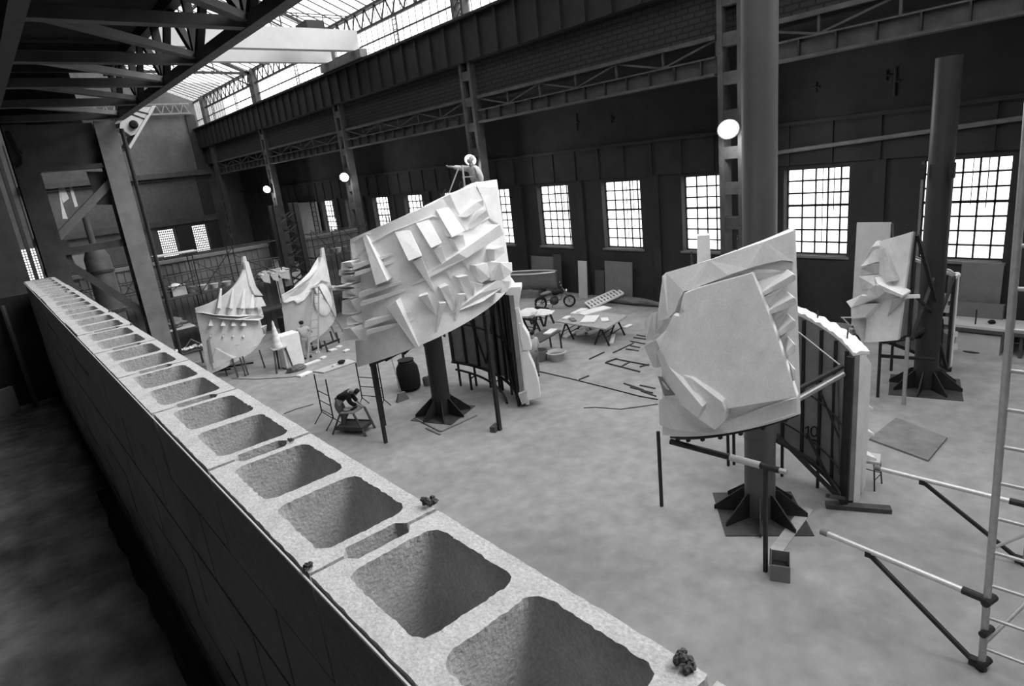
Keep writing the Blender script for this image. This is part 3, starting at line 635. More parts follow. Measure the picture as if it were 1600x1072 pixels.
endcut(S, [(585, 555), (628, 552), (690, 690), (722, 800), (740, 930), (632, 950), (600, 780)], .0, .45, 'spike', kb, n0, P0)
endcut(S, [(560, 900), (630, 870), (640, 960), (590, 985)], -.1, .4, 'foot_block', kb, n0, P0, 'plaster_gray')

# ---- sculpture on the tall tube column, front section
rt = thing('sculpture_section', 'white section with a large flat slab and fluted right side on the tall tube column', 'sculpture', (CB[0] - 1, CB[1], 0), GS)
k8 = zc((980, 340, 2.977)); R = 1.95
S = Spiral(rt, CB, R, (145, 154), (226, 222.5), lambda a: 2.08 + (a - 147) * .012, lambda a: 5.22 + (a - 155) * .0115, th=.3)
r = lambda pts, n='spike', **kw: S.relief(pts, n, k=k8, **kw)
r([(165, 270, .10), (180, 256, .04), (380, 198, .06), (640, 110, .06), (775, 60, .06), (778, 205, .06), (725, 198, .06), (640, 215, .07), (560, 238, .08), (470, 268, .10), (390, 300, .10), (312, 330, .12), (262, 345, .12), (243, 378, .12), (222, 438, .12), (190, 468, .12), (150, 480, .10), (130, 540, .08)], 'plaster_coat')
r([(470, 268, .03), (560, 232, .03), (720, 195, .03), (772, 210, .03), (770, 245, .03), (600, 292, .03), (588, 262, .03)], 'rough_band', m='plaster_gray')
for yl, y0, y1, xl in ((350, 262, 288, 618), (440, 370, 402, 640), (548, 476, 508, 680), (650, 586, 625, 716), (748, 702, 750, 752)):
    r([(xl, yl, .04), (776, y0, .40), (786, y0 + 6, .42), (786, y1, .42), (775, y1 + 10, .36), (xl + 8, yl + 18, .04)], 'flute')
    r([(xl + 10, yl + 22, .02), (772, y1 + 6, .26), (700, y1 + 66, .08), (xl + 20, yl + 80, .02)], 'flute')
# the slab: one flat plate leaning against the shell
nS = Vector((math.cos(math.radians(197)), math.sin(math.radians(197)), .05)).normalized(); pS = Vector((CB[0], CB[1], 3.5)) + nS * (R + .22)
def plate(pts, off, d, name, m='plaster'):
    A = [Pp(*k8(x, y), pS + nS * off, nS) for x, y in pts]
    return MB().quadbox(A, [p - nS * d for p in A]).build(name, m, S.shell, bevel=.01)
plate([(264, 352), (320, 330), (450, 292), (582, 257), (640, 400), (700, 560), (792, 836), (640, 862), (456, 892), (440, 862), (330, 790), (190, 694), (150, 600), (182, 520), (214, 452), (240, 458), (268, 440), (250, 400)], 0, .16, 'flat_slab')
r([(76, 600, .5), (132, 566, .45), (182, 522, .3), (185, 690, .3), (135, 612, .36), (138, 700, .3), (118, 695, .35)], 'pointed_slab'); r([(78, 490, .16), (118, 440, .18), (135, 440, .1), (124, 552, .1), (88, 572, .16)], 'back_block')
r([(133, 622, .40), (150, 612, .42), (190, 690, .44), (262, 775, .46), (350, 880, .50), (330, 935, .46), (250, 872, .42), (170, 735, .40)], 'scroll_band', m='plaster_new')
r([(200, 705, .34), (300, 748, .38), (442, 858, .40), (456, 900, .40), (456, 945, .34), (408, 988, .24), (330, 938, .42), (352, 882, .46)], 'scroll_end')
r([(140, 736, .02), (160, 740, .02), (220, 826, .02), (172, 832, .02)], 'hole_shade_plate', m='backing')  # dark plate painted in for the shaded inside of a hole
r([(172, 832, .04), (222, 826, .05), (330, 940, .08), (405, 990, .08), (456, 950, .06), (640, 880, .06), (792, 838, .05), (792, 912, .05), (640, 958, .06), (470, 1004, .06), (330, 1004, .06), (200, 985, .06), (150, 965, .06), (146, 850, .05)], 'plaster_coat')
zb = lambda d: (lambda a: S.zb(a) + d)
S.rail(1.70, 150, 226, zb(-.10), .035); S.rail(1.85, 150, 226, zb(-.06), .02)
for i in range(7): a = 152 + 11.5 * i; MB().bar(pol(CB, 1.74, a, S.zb(a) - .16), pol(CB, 1.74, a, S.zb(a) + .1), .07, .05).build('clip', 'steel', rt)
for i in range(5): a = 155 + 17 * i; MB().bar(pol(CB, 1.75, a, S.zb(a) - .05), pol(CB, .28, a, S.zb(a) - .02), .05, .08).build('bracket', 'steel', rt)
l1, l2 = F(1034, 791), F(1196, 893)
S.leg(l1, (l1.x, l1.y, zat(1036, 674, l1)), .055); S.leg(l2, (l2.x, l2.y, zat(1202, 735, l2) + .06), .06)
for px, py, z in ((1138, 728, 2.1), (1147, 726, 2.1), (1206, 720, 2.6)): p = F(px, py); S.leg(p, (p.x, p.y, z), .05)
zt = zat(1205, 733, l2); pa = Zp(1048, 690, zt + .02); pb = Zp(1218, 735, zt + .02)
MB().tube(pa, pb, .055, 12).build('cross_tube', 'steel', rt); d = (pb - pa).normalized(); MB().tube(pb - d * .85, pb - d * .32, .06, 12).build('taped_sleeve', 'boardlight', rt, 'pale taped sleeve'); MB().tube(pb - d * .02, pb + d * .12, .045, 12).build('tube_end', 'galv', rt)
m = MB()
for px, py in ((1152, 392), (1080, 408)):
    p = cyl(px, py, CB, R - .08); a = math.degrees(math.atan2(p.y - CB[1], p.x - CB[0])) % 360; p = pol(CB, R - .08, a, S.zt(a)); m.path([p, p + Vector((0, 0, .16)), p + Vector((.04, .02, .22)), p + Vector((.09, .03, .16)), p + Vector((.08, .03, 0))], .012, 6)
m.build('lifting_eyes', 'steel', rt)
p = cyl(1095, 405, CB, R + .1); a = math.degrees(math.atan2(p.y - CB[1], p.x - CB[0])) % 360
u = (ray(1095, 405).xy).normalized(); b = Vector((CB[0], CB[1], 0)) + pol((0, 0), R + .0, a, 0)
b = Vector((b.x, b.y, 0)) + Vector((u.x, u.y, 0)) * .5
n = Vector((-u.y, u.x, 0)); z0, z1 = S.zt(a) - .6, zat(1095, 368, b)
w0, w1 = .12, .10
MB().quadbox([b + n * w0 + Vector((0, 0, z0)), b - n * w0 + Vector((0, 0, z0)), b - n * w0 + Vector((u.x * .2, u.y * .2, z0)), b + n * w0 + Vector((u.x * .2, u.y * .2, z0))],
             [b + n * w1 + Vector((0, 0, z1)), b - n * w1 + Vector((0, 0, z1)), b - n * w1 + Vector((u.x * .18, u.y * .18, z1)), b + n * w1 + Vector((u.x * .18, u.y * .18, z1))]).build('rear_spike', 'plaster', rt)

# ---- sculpture on the tall tube column, rear section seen from its back
rt = thing('sculpture_section', 'dark braced back of the rear section marked 10 beside the tall tube column', 'sculpture', (CB[0] + 1.5, CB[1], 0), GS)
S = Spiral(rt, CB, R, (316, 316), (402, 402), lambda a: .12 + (a - 316) * .0118, lambda a: 3.24 + (a - 316) * .0112, th=.24)
k8b = zc((1220, 470, 3.25)); zb = lambda d: (lambda a: S.zb(a) + d)
S.rib(1.68, 317, .08, 3.2, .12, 'edge_post')
for a in (322, 333, 345, 358, 372, 388, 400): S.rib(1.68, a, S.zb(a), S.zt(a) - .05, .055)
S.rail(1.64, 316, 402, zb(.05), .055); S.rail(1.64, 316, 402, zb(1.55), .018); S.rail(1.64, 316, 402, zb(.55), .018); MB().tube(pol(CB, 1.6, 322, 2.95), pol(CB, 1.6, 362, 3.45), .016).build('tie_rod', 'galv', rt)
MB().tube(pol(CB, 1.58, 319, 2.85), pol(CB, .3, 270, 2.3), .06, 12).build('strut', 'galv', rt, 'bright telescopic strut'); MB().tube(pol(CB, 1.56, 319, 3.0), pol(CB, .3, 290, 2.5), .05, 10).build('strut', 'steel', rt)
m = MB()
m.bar(pol(CB, 1.56, 322, .25), pol(CB, 1.56, 352, 1.25), .04, .04); m.bar(pol(CB, 1.56, 320, 1.5), pol(CB, 1.56, 346, 2.5), .03, .03);
m.build('brace', 'steel', rt)
MB().bar(pol(CB, 1.64, 316, .12), pol(CB, .32, 300, 1.75), .09, .09).build('strut', 'steel', rt)
MB().bar(pol(CB, 1.64, 316, .22), pol(CB, 1.40, 262, 1.0), .07, .07).build('strut', 'steel', rt)
MB().bar(pol(CB, 1.80, 317.5, .0), pol(CB, 1.80, 317.5, .12), .06, .06).build('leg', 'steel', rt)
for a in (345, 372, 398): MB().bar(pol(CB, 1.68, a, 0), pol(CB, 1.68, a, S.zb(a)), .05, .05).build('leg', 'steel', rt)
n0 = Vector((-math.sin(math.radians(316)), math.cos(math.radians(316)), 0)); P0 = Vector((CB[0], CB[1], 0))
endcut(S, [(418, 258), (462, 322), (430, 940), (412, 990), (412, 300)], .25, .5, 'outer_slab', k8b, n0, P0)
for y in (545, 676, 800): endcut(S, [(430, y - 20), (468 + (y - 545) * .07, y), (470 + (y - 545) * .07, y + 12), (428, y + 16)], .35, .3, 'spike', k8b, n0, P0)
m = MB()                                     # crumbly thickness along the top edge
m.shell(lambda u, v: pol(CB, 1.70 + .30 * v, 316 + 80 * u, S.zt(316 + 80 * u) - .02), lambda u, v: pol(CB, 1.70 + .30 * v, 316 + 80 * u, S.zt(316 + 80 * u) + .05 + .05 * noise.noise(Vector((u * 22, v * 3, 2)))), 60, 5)
m.build('crumbly_rim', 'plaster_new', rt)
MB().shell(lambda u, v: pol(CB, 1.69, 331 + 5.5 * u - 6 * (1 - v), .6 + 2.2 * v), lambda u, v: pol(CB, 1.67, 331 + 5.5 * u - 6 * (1 - v), .6 + 2.2 * v), 4, 10).build('pale_strip', 'boardgrey', rt, 'pale diagonal strip on the dark back')
m = MB()                                     # the number on the back: 10, underlined
def ink(pts):
    P = [cyl(x, y, CB, R - .246, True) for x, y in pts]
    for a, b in zip(P, P[1:]): m.bar(a, b, .028, .028)
k1 = k8b
ink([k1(124, 648), k1(140, 638)]); ink([k1(140, 638), k1(140, 686)])
ink([k1(170 + 17 * math.cos(t * PI / 6), 664 + 25 * math.sin(t * PI / 6)) for t in range(13)]); ink([k1(128, 696), k1(196, 716)])
m.build('number_mark', 'black', S.back)
m = MB()
for a in (352, 330): p = pol(CB, 1.85, a, S.zt(a)); m.path([p, p + Vector((0, 0, .14)), p + Vector((.05, .02, .2)), p + Vector((.1, .03, .14)), p + Vector((.1, .03, 0))], .012, 6)
m.build('lifting_eyes', 'steel', rt)

# ---- right-hand sculpture
rt = thing('sculpture_section', 'white section with faceted crumpled relief beside the dark right-hand post', 'sculpture', (CC[0] - 1.5, CC[1], 0), GS)
k3 = zc((1280, 330, 3.25)); R = 1.75
S = Spiral(rt, CC, R, (138, 152), (173.5, 179), lambda a: 1.5 + (a - 136) * .009, lambda a: 4.43 + (a - 157) * .0105, th=.25, nu=20)
r = lambda pts, n='facet', **kw: S.relief(pts, n, k=k3, **kw)
for q in ([(290, 150, .06), (268, 182, .25), (208, 282, .32), (240, 275, .3), (285, 260, .12)], [(205, 290, .34), (270, 268, .22), (285, 320, .1), (208, 330, .34)], [(200, 330, .36), (272, 325, .2), (285, 380, .36), (210, 408, .34)],
          [(245, 395, .42), (285, 372, .44), (345, 400, .3), (300, 440, .28), (240, 440, .4)], [(136, 458, .4), (212, 425, .4), (296, 440, .26), (215, 470, .34), (160, 492, .4)], [(160, 490, .36), (214, 470, .3), (300, 470, .12), (230, 540, .2), (162, 545, .34)],
          [(318, 192, .03), (334, 184, .03), (384, 356, .26), (338, 362, .26)], [(275, 320, .1), (295, 368, .4), (425, 428, .52), (424, 440, .5), (330, 408, .36)], [(372, 445, .3), (424, 432, .4), (418, 460, .3), (345, 535, .03)], [(162, 545, .3), (205, 545, .12), (215, 660, .1), (178, 600, .26)]): r(q, 'facet', m='plaster_gray' if len(q) == 4 else 'plaster')
MB().bar(cyl(*k3(424, 434), CC, R + .1), Pp(*k3(508, 432), (CC[0] - .6, CC[1] - R * .55, 3), (.5, 1, 0)), .07, .09).build('bar_spike', 'plaster_new', S.shell)
S.rail(1.50, 150, 184, lambda a: S.zb(a) - .05, .04); MB().tube(pol(CC, 1.50, 152, 1.2), pol(CC, .5, 215, 1.0), .05).build('strut', 'steel', rt)
for a in (152, 165, 178): MB().bar(pol(CC, 1.45, a, S.zb(a) - .05), pol(CC, .28, a, S.zb(a) - .1), .06, .1).build('bracket', 'steel', rt); S.rib(1.43, a, S.zb(a), S.zt(a) - .1)
p = pol(CC, 1.55, 179, 0); S.leg(p, (p.x, p.y, S.zb(179)), .08, m='galv'); p = pol(CC, 1.55, 152, 0); S.leg(p, (p.x, p.y, S.zb(152)), .06)
m = MB(); m.bar(pol(CC, 1.50, 181, 4.55), pol(CC, .29, 215, 2.6), .08, .08); m.bar(pol(CC, 1.45, 181, 3.0), pol(CC, .29, 200, 2.3), .06, .06); m.bar(pol(CC, 1.45, 181, 1.8), pol(CC, .29, 200, 3.2), .08, .08); m.build('brace', 'steel', rt)
MB().path([pol(CC, 1.65, 176, S.zt(176)), pol(CC, 1.65, 176, S.zt(176) + .16), pol(CC, 1.65, 173, S.zt(173) + .22), pol(CC, 1.65, 172, S.zt(172))], .014, 6).build('lifting_eye', 'steel', rt)
rt = thing('sculpture_section', 'rear section right of the dark post, dark back and ragged white outer edge', 'sculpture', (CC[0] + 1.5, CC[1], 0), GS)
S = Spiral(rt, CC, R, (354, 354), (437, 437), lambda a: .08 + (a - 354) * .0125, lambda a: 2.86 + (a - 354) * .0125, th=.24)
for a in (355, 363, 372, 382, 394, 410, 428): S.rib(1.47, a, S.zb(a), S.zt(a) - .05, .07)
S.rail(1.45, 354, 437, lambda a: S.zb(a) + .05, .05); S.rail(1.45, 354, 437, lambda a: S.zb(a) + 2.9, .03, m='galv')
MB().bar(pol(CC, 1.45, 355, .15), pol(CC, .3, 330, 1.4), .08, .08).build('strut', 'steel', rt); MB().bar(pol(CC, 1.45, 355, 2.9), pol(CC, .3, 330, 2.0), .07, .07).build('strut', 'steel', rt)
MB().bar(pol(CC, 1.65, 355, 0), pol(CC, 1.65, 355, .14), .1, .1).build('leg', 'steel', rt)
for a in (384, 412): MB().bar(pol(CC, 1.47, a, 0), pol(CC, 1.47, a, S.zb(a)), .06, .06).build('leg', 'steel', rt)
m = MB(); m.shell(lambda u, v: pol(CC, 1.50 + .3 * v, 354 + 70 * u, S.zt(354 + 70 * u) - .02), lambda u, v: pol(CC, 1.50 + .3 * v, 354 + 70 * u, S.zt(354 + 70 * u) + .06 + .04 * noise.noise(Vector((u * 20, v * 3, 5)))), 40, 4); m.build('crumbly_rim', 'plaster_new', rt)
n0 = Vector((-math.sin(math.radians(354)), math.cos(math.radians(354)), 0)); P0 = Vector((CC[0], CC[1], 0))
for y, w in ((440, 12), (500, 8), (560, 10), (625, 14), (690, 14)): endcut(S, [(655, y - 22), (692 + w, y - 14), (690 + w, y + 14), (655, y + 18)], .08, .3, 'edge_tooth', k3, n0, P0)
endcut(S, [(652, 420), (694, 420), (690, 640), (676, 760), (650, 800)], .14, .3, 'outer_slab', k3, n0, P0)

# ---- two sculptures at the far left
rt = thing('sculpture_section', 'far white section with four spikes over a shelf-like fin, nearest the parapet', 'sculpture', (7.02, 29.03, 0), GS)
kL = zc((230, 380, 4.872)); CL = (7.02, 29.03); R = 2.0
S = Spiral(rt, CL, R, (238, 242), (332, 330), lambda a: .28 + (a - 240) * .0088 + .0000012 * max(a - 280, 0)**3, lambda a: 3.12 + .0045 * (a - 242) + .00013 * (a - 242)**2 + (0 if a < 318 else (a - 318) * .02), th=.2, outer='plaster_far_dim')
r = lambda pts, n='spike', **kw: S.relief(pts, n, k=kL, **kw)
for x in (548, 640, 728, 800): r([(x + 8, 345 + (x - 548) * .02, .02), (x + 22, 345 + (x - 548) * .02, .02), (x + 16, 496, .3), (x - 16, 496, .3)]); r([(x - 16, 500, .2), (x + 16, 500, .2), (x - 28, 555, .02), (x - 36, 555, .02)])
r([(362, 528, .02), (420, 530, .16), (520, 548, .3), (700, 560, .34), (850, 545, .34), (888, 545, .3), (886, 570, .3), (850, 588, .34), (700, 584, .34), (560, 574, .26), (420, 545, .1)], 'shelf_fin')
for x in (482, 578, 658, 738): r([(x - 4, 578, .02), (x + 4, 578, .02), (x + 20, 630, .26), (x - 18, 630, .26)]); r([(x + 82 - 80, 690, .02), (x + 12, 690, .1), (x + 8, 714, .12), (x - 8, 714, .12)])
r([(740, 140, .02), (772, 140, .06), (830, 330, .2), (884, 400, .34), (820, 395, .12), (780, 320, .06)], 'edge_scale'); r([(840, 410, .2), (874, 410, .3), (908, 478, .4), (830, 490, .2)], 'edge_scale'); r([(866, 480, .12), (884, 540, .2), (862, 545, .12)], 'edge_scale')
r([(455, 735, .03), (475, 735, .03), (508, 910, .05), (480, 915, .05)], 'groove_shade_strip', m='backing')  # raised dark strip; the groove's shade is put into its colour
r([(520, 800, .04), (700, 770, .05), (880, 640, .06), (912, 620, .06), (905, 690, .06), (830, 780, .05), (660, 880, .05), (505, 960, .05), (490, 900, .04)], 'plaster_coat')
S.rail(1.8, 240, 330, lambda a: S.zb(a) - .03, .05)
for px, py in ((372, 590), (355, 588), (384, 588), (388, 586), (414, 575)): p = F(px, py); MB().bar(p, (p.x + .05, p.y + .4, .75), .06, .06).build('leg', 'steel', rt)
a, b = F(338, 584), F(398, 577); MB().bar((a.x, a.y, .22), (b.x, b.y, .3), .06, .07).build('rail', 'steel', rt); a, b = F(340, 587), F(362, 583); MB().bar((a.x, a.y, .2), (b.x, b.y, .2), .06, .07).build('rail', 'steel', rt)
rt = thing('sculpture_section', 'far white section with a broken edge and smooth round swelling behind the stepladder', 'sculpture', (10.56, 29.4, 0), GS)
k4 = zc((400, 390, 5.107)); CD = (10.56, 29.4); R = 2.2
S = Spiral(rt, CD, R, (240, 246), (334, 332), lambda a: .1 + (a - 240) * .0125, lambda a: 2.85 + .007 * (a - 246) + .00006 * (a - 246)**2 + (0 if a < 305 else (a - 305) * .022), th=.2, outer='plaster_far_dim')
r = lambda pts, n='spike', **kw: S.relief(pts, n, k=k4, **kw)
r([(207, 365, .12), (300, 315, .12), (430, 225, .12), (500, 150, .12), (528, 100, .12), (520, 60, .12), (545, 75, .12), (575, 160, .12), (590, 262, .12), (520, 245, .12), (465, 285, .12), (455, 318, .12), (405, 345, .12), (385, 405, .12), (330, 432, .12), (300, 402, .12), (245, 428, .12), (215, 420, .12)], 'plaster_coat', m='plaster')
c0 = cyl(*k4(535, 405), CD, R); a = math.atan2(c0.y - CD[1], c0.x - CD[0]); m = MB(); m.lump((0, 0, 0), (.16, .62, .78), 1, 4, .0)
M4 = Matrix.Rotation(a, 3, 'Z')
for v in m.bm.verts: v.co = M4 @ v.co + c0
m.build('round_swelling', 'plaster', S.shell, smooth=True)
r([(600, 285, .3), (690, 292, .6), (700, 318, .6), (610, 305, .3)], 'bar_spike', m='plaster')
S.rail(2.0, 242, 332, lambda a: S.zb(a) - .04, .05)
for px, py in ((502, 545), (512, 550), (521, 534), (530, 536), (490, 548)): p = F(px, py); MB().bar(p, (p.x + .02, p.y + .2, .5), .07, .07).build('leg', 'steel', rt)
a, b = F(486, 553), F(532, 538); MB().bar((a.x, a.y, .16), (b.x, b.y, .25), .08, .08).build('rail', 'steel', rt)

# ================================================================== SCAFFOLD SHELVING ALONG THE FAR LEFT
YS = 33.0
sx = lambda px, py: Yp(px, py, YS)
sh = thing('ribbed_partition', 'grey ribbed sheet partition behind the scaffold shelves', 'partition', (9, YS + 1.0, 0))
m = MB(); m.span((2.5, YS + 1.0, 0), (11.9, YS + 1.06, 4.55)); m.span((13.4, YS + 1.0, 0), (17.2, YS + 1.06, 4.7))
for i in range(31): x = 2.55 + .3 * i; m.span((x, YS + .97, 0), (x + .12, YS + 1.0, 4.55))
for i in range(12): x = 13.5 + .3 * i; m.span((x, YS + .97, 0), (x + .12, YS + 1.0, 4.7))
m.build('sheeting', 'sheet', sh)
for x0, x1 in ((2.5, 11.9), (13.4, 17.2)): MB().span((x0, YS + .9, 4.5), (x1, YS + 1.1, 4.66)).build('top_rail', 'boardgrey', sh)
def scaffold(name, label, xs, lv):
    t = thing('scaffold_shelf', label, 'scaffold', ((xs[0] + xs[-1]) / 2, YS, 0), 'scaffold shelves')
    for x in xs:
        for y in (YS - .5, YS + .5): MB().tube((x, y, 0), (x, y, 5.0), .028, 8).build('standard', 'steel', t)
    m = MB()
    for y in (YS - .5, YS + .5):
        for z in lv + [lv[1] + .55, lv[1] + 1.05, 4.9]: m.tube((xs[0], y, z - .06), (xs[-1], y, z - .06), .024, 6)
    for x in xs:
        for z in lv + [4.9]: m.tube((x, YS - .5, z - .06), (x, YS + .5, z - .06), .024, 6)
    m.build('ledgers', 'steel', t)
    m = MB()
    for a, b in zip(xs, xs[1:]): m.tube((a, YS - .53, lv[1]), (b, YS - .53, 4.9) if (xs.index(a) % 2) else (b, YS - .53, lv[1] + .9), .02, 6); m.tube((a, YS - .53, lv[1] + 1.5), (b, YS - .53, lv[0] + 1.6), .02, 6)
    m.build('diagonals', 'steel', t)
    for z in lv: MB().span((xs[0] - .1, YS - .5, z - .04), (xs[-1] + .1, YS + .5, z + .02)).build('planks', 'wooddark', t)
    return t
scaffold('a', 'dark tube scaffold with loaded planks left of the far sculptures', [2.7, 4.1, 5.6, 7.7, 9.6, 11.8], [1.42, 3.0])
scaffold('b', 'dark tube scaffold behind the stepladder, left of the largest sculpture', [13.75, 15.4, 17.1], [1.42, 3.6])
p = sx(240, 412); q = sx(300, 404); MB()
tag(MB().span((p.x, YS - .6, 4.98), (q.x + .2, YS + .2, 5.03)).build('white_plank', 'white'), 'white plank laid on top of the left scaffold under the far windows', 'plank')
tag(MB().span((sx(252, 515).x, YS - .55, 1.45), (sx(300, 505).x, YS + .45, 1.5)).build('white_sheet', 'boardlight'), 'pale sheet on the lowest scaffold shelf beside the steel leg', 'sheet')
def pail(p, r, h, lab, mm='boardlight', cat='tub'):
    t = thing('plastic_tub', lab, cat, p, 'tubs and scraps on the scaffold shelves'); p = Vector(p)
    MB().lathe([(r * .75, 0), (r, h), (r * .94, h), (r * .7, .03), (0, .03)], p, 16).build('bowl', mm, t, smooth=True)
    MB().lathe([(r * 1.0, h - .03), (r * 1.07, h - .02), (r * 1.07, h + .01), (r * .95, h + .01)], p, 16).build('rim', mm, t, smooth=True)
    return t
items = [(262, 462, .2, .3, 'grey tub at the left end of the middle shelf'), (296, 450, .26, .28, 'dull tub third along the middle shelf'), (316, 446, .22, .26, 'round tub by the second scaffold pole'), (333, 442, .2, .22, 'small tub right of the second scaffold pole'), (352, 437, .22, .2, 'low tub near the tall spire of the far sculpture')]
for px, py, r, h, lab in items: x = sx(px, py).x; pail((x, YS - .1, 3.025), r, h, lab, 'boardgrey' if 'grey' in lab or 'dull' in lab else 'boardlight')
x = sx(277, 452).x
t = thing('plastic_crate', 'bright white open crate on the middle scaffold shelf', 'crate', (x, YS - .1, 3.025))
m = MB(); m.span((x - .32, YS - .35, 3.025), (x + .32, YS + .2, 3.06))
for a, b in (((x - .36, YS - .38, 3.03), (x + .36, YS - .34, 3.5)), ((x - .36, YS + .2, 3.03), (x + .36, YS + .24, 3.5)), ((x - .36, YS - .38, 3.03), (x - .32, YS + .24, 3.5)), ((x + .32, YS - .38, 3.03), (x + .36, YS + .24, 3.5))): m.span(a, b)
m.build('walls', 'white', t); MB().lump((x - .05, YS - .05, 3.45), (.25, .2, .16), 3).build('plaster_scraps', 'plaster_new', t)
for k, (px, py, sz, lab) in enumerate([(408, 432, .3, 'draped white cloth heap left on the middle shelf'), (422, 428, .26, 'middle white cloth heap on the middle shelf'), (436, 424, .4, 'large pale sheet hanging over the right end of the middle shelf')]):
    c = sx(px, py); m = MB(); m.lump((c.x, YS - .25, 3.2), (sz, .3, .22), k, 3, .4); m.prism([(c.x - sz * .8, YS - .58, 3.2), (c.x + sz * .8, YS - .58, 3.25), (c.x + sz * .7, YS - .6, 2.75), (c.x - sz * .4, YS - .6, 2.9)], (0, .04, 0))
    tag(m.build('cloth_heap', 'boardlight'), lab, 'cloth', 'cloths on the scaffold shelves')
for k, (px, py) in enumerate([(521, 405), (530, 404), (540, 403), (552, 402)]):
    c = sx(px, py); pail((c.x, YS - .1, 3.625), .16, .24, 'small pot on the shelf right of the spire, %s from left' % ['first', 'second', 'third', 'fourth'][k], 'boardlight' if k % 2 else 'boardgrey')
c = sx(270, 500); tag(MB().lump((c.x, YS - .05, 1.75), (.5, .35, .25), 4, 3, .5).build('tarpaulin_bundle', 'boardgrey'), 'grey bundle on the lowest scaffold shelf', 'bundle')
c = sx(452, 478); tag(MB().span((c.x - .2, YS - .45, 2.4), (c.x + .25, YS - .4, 3.3)).build('leaning_board', 'boardgrey'), 'small grey board hung on the scaffold right of the dark steel tower', 'board')
t = thing('steel_tower', 'dark lattice steel tower between the two far scaffolds', 'tower', (12.8, YS + .2, 0))
for dx, dy in ((-.55, -.35), (.55, -.35), (-.55, .35), (.55, .35)): MB().span((12.8 + dx - .13, YS + .2 + dy - .1, 0), (12.8 + dx + .13, YS + .2 + dy + .1, 6.6)).build('leg', 'steel', t)
for dy in (-.35, .35):
    m = MB(); z = .3
    while z < 6.2:
        m.bar((12.25, YS + .2 + dy, z), (13.35, YS + .2 + dy, z + .6), .06, .06); m.bar((13.35, YS + .2 + dy, z), (12.25, YS + .2 + dy, z + .6), .06, .06); z += .66
    m.build('lacing', 'steel', t)
c = F(437, 572)
t = thing('steel_drum', 'dark drum standing in shadow between the two far sculptures', 'drum', (11.0, 31.2, 0)); MB().lathe([(.4, 0), (.42, .02), (.4, .05), (.4, .55), (.42, .58), (.4, .62), (.4, 1.1), (.42, 1.14), (.38, 1.15)], (11.0, 31.2, 0), 20).build('barrel', 'steel', t, smooth=True); MB().lathe([(.05, 1.15), (.05, 1.18)], (11.15, 31.2, 0), 10).build('bung', 'rust', t)
c = Zp(868, 497, 0)
tag(MB().prism([sx(128, 429), sx(166, 421), sx(166, 418), sx(128, 426)], (0, -.5, 0)).build('white_plank', 'white'), 'white plank on the scaffold seen between the legs of the twin-leg column', 'plank')
tag(MB().prism([sx(122, 422), sx(165, 417), sx(157, 393), sx(112, 400)], (0, .06, 0)).build('pale_board', 'boardgrey'), 'pale board standing on the scaffold seen between the legs of the twin-leg column', 'board')
ta = Yp(162, 440, 29); tk = thing('tall_tank', 'dark upright tank seen through the twin-leg column', 'tank', (ta.x, 29, 0)); MB().lathe([(.42, 0), (.45, .1), (.45, 5.6), (.3, 5.95), (.12, 6.0), (.12, 7.2), (0, 7.2)], (ta.x, 29, 0), 20).build('body', 'rust', tk, smooth=True)
for z in (1.8, 3.4, 5.0): MB().lathe([(.45, z), (.49, z + .02), (.49, z + .12), (.45, z + .14)], (ta.x, 29, 0), 20).build('band', 'steel', tk)
a_ = Xp(489, 318, XW - .3); b_ = Xp(497, 364, XW - .3); m = MB(); X = XW - .35
wl = thing('wall_ladder', 'thin ladder against the whitewashed patch of the far window wall', 'ladder', (X, a_.y, 0))
for d_ in (-.45, .45): MB().tube((X, a_.y + d_, 0), (X, a_.y + d_, 6.0), .05, 6).build('rail', 'steel', wl)
for i in range(14): MB().tube((X, a_.y - .45, .4 + .42 * i), (X, a_.y + .45, .4 + .42 * i), .03, 6).build('rung', 'steel', wl)
# junk behind the parapet by the steel leg
c = F(300, 575); wb = thing('work_table', 'dark work table with white scraps, just behind the steel leg', 'table', (c.x, c.y, 0))
MB().span((c.x - .9, c.y - .5, .78), (c.x + .7, c.y + .5, .84)).build('tabletop', 'wooddark', wb)
for dx in (-.8, .6):
    for dy in (-.42, .42): MB().span((c.x + dx - .04, c.y + dy - .04, 0), (c.x + dx + .04, c.y + dy + .04, .78)).build('leg', 'wooddark', wb)
for k in range(7):
    tag(MB().lump((c.x - .75 + .22 * k, c.y - .2 + .12 * (k % 3), .93 + .02 * (k % 2)), (.13, .12, .085), k, 2, .5).build('plaster_scrap', 'plaster_new'), 'plaster scrap on the dark work table, %s from the left' % ['first', 'second', 'third', 'fourth', 'fifth', 'sixth', 'seventh'][k], 'plaster scrap', 'scraps on the dark work table')
p0, p1 = Vector((c.x - .1, c.y, .95)), Vector((c.x + 1.1, c.y - .2, .55)); tag(MB().path([p0, p0 + Vector((.35, 0, .35)), p1, p1 + Vector((.3, 0, .05))], .035).build('bent_pipe', 'boardgrey'), 'pale bent pipe sticking out from the scrap table', 'pipe')

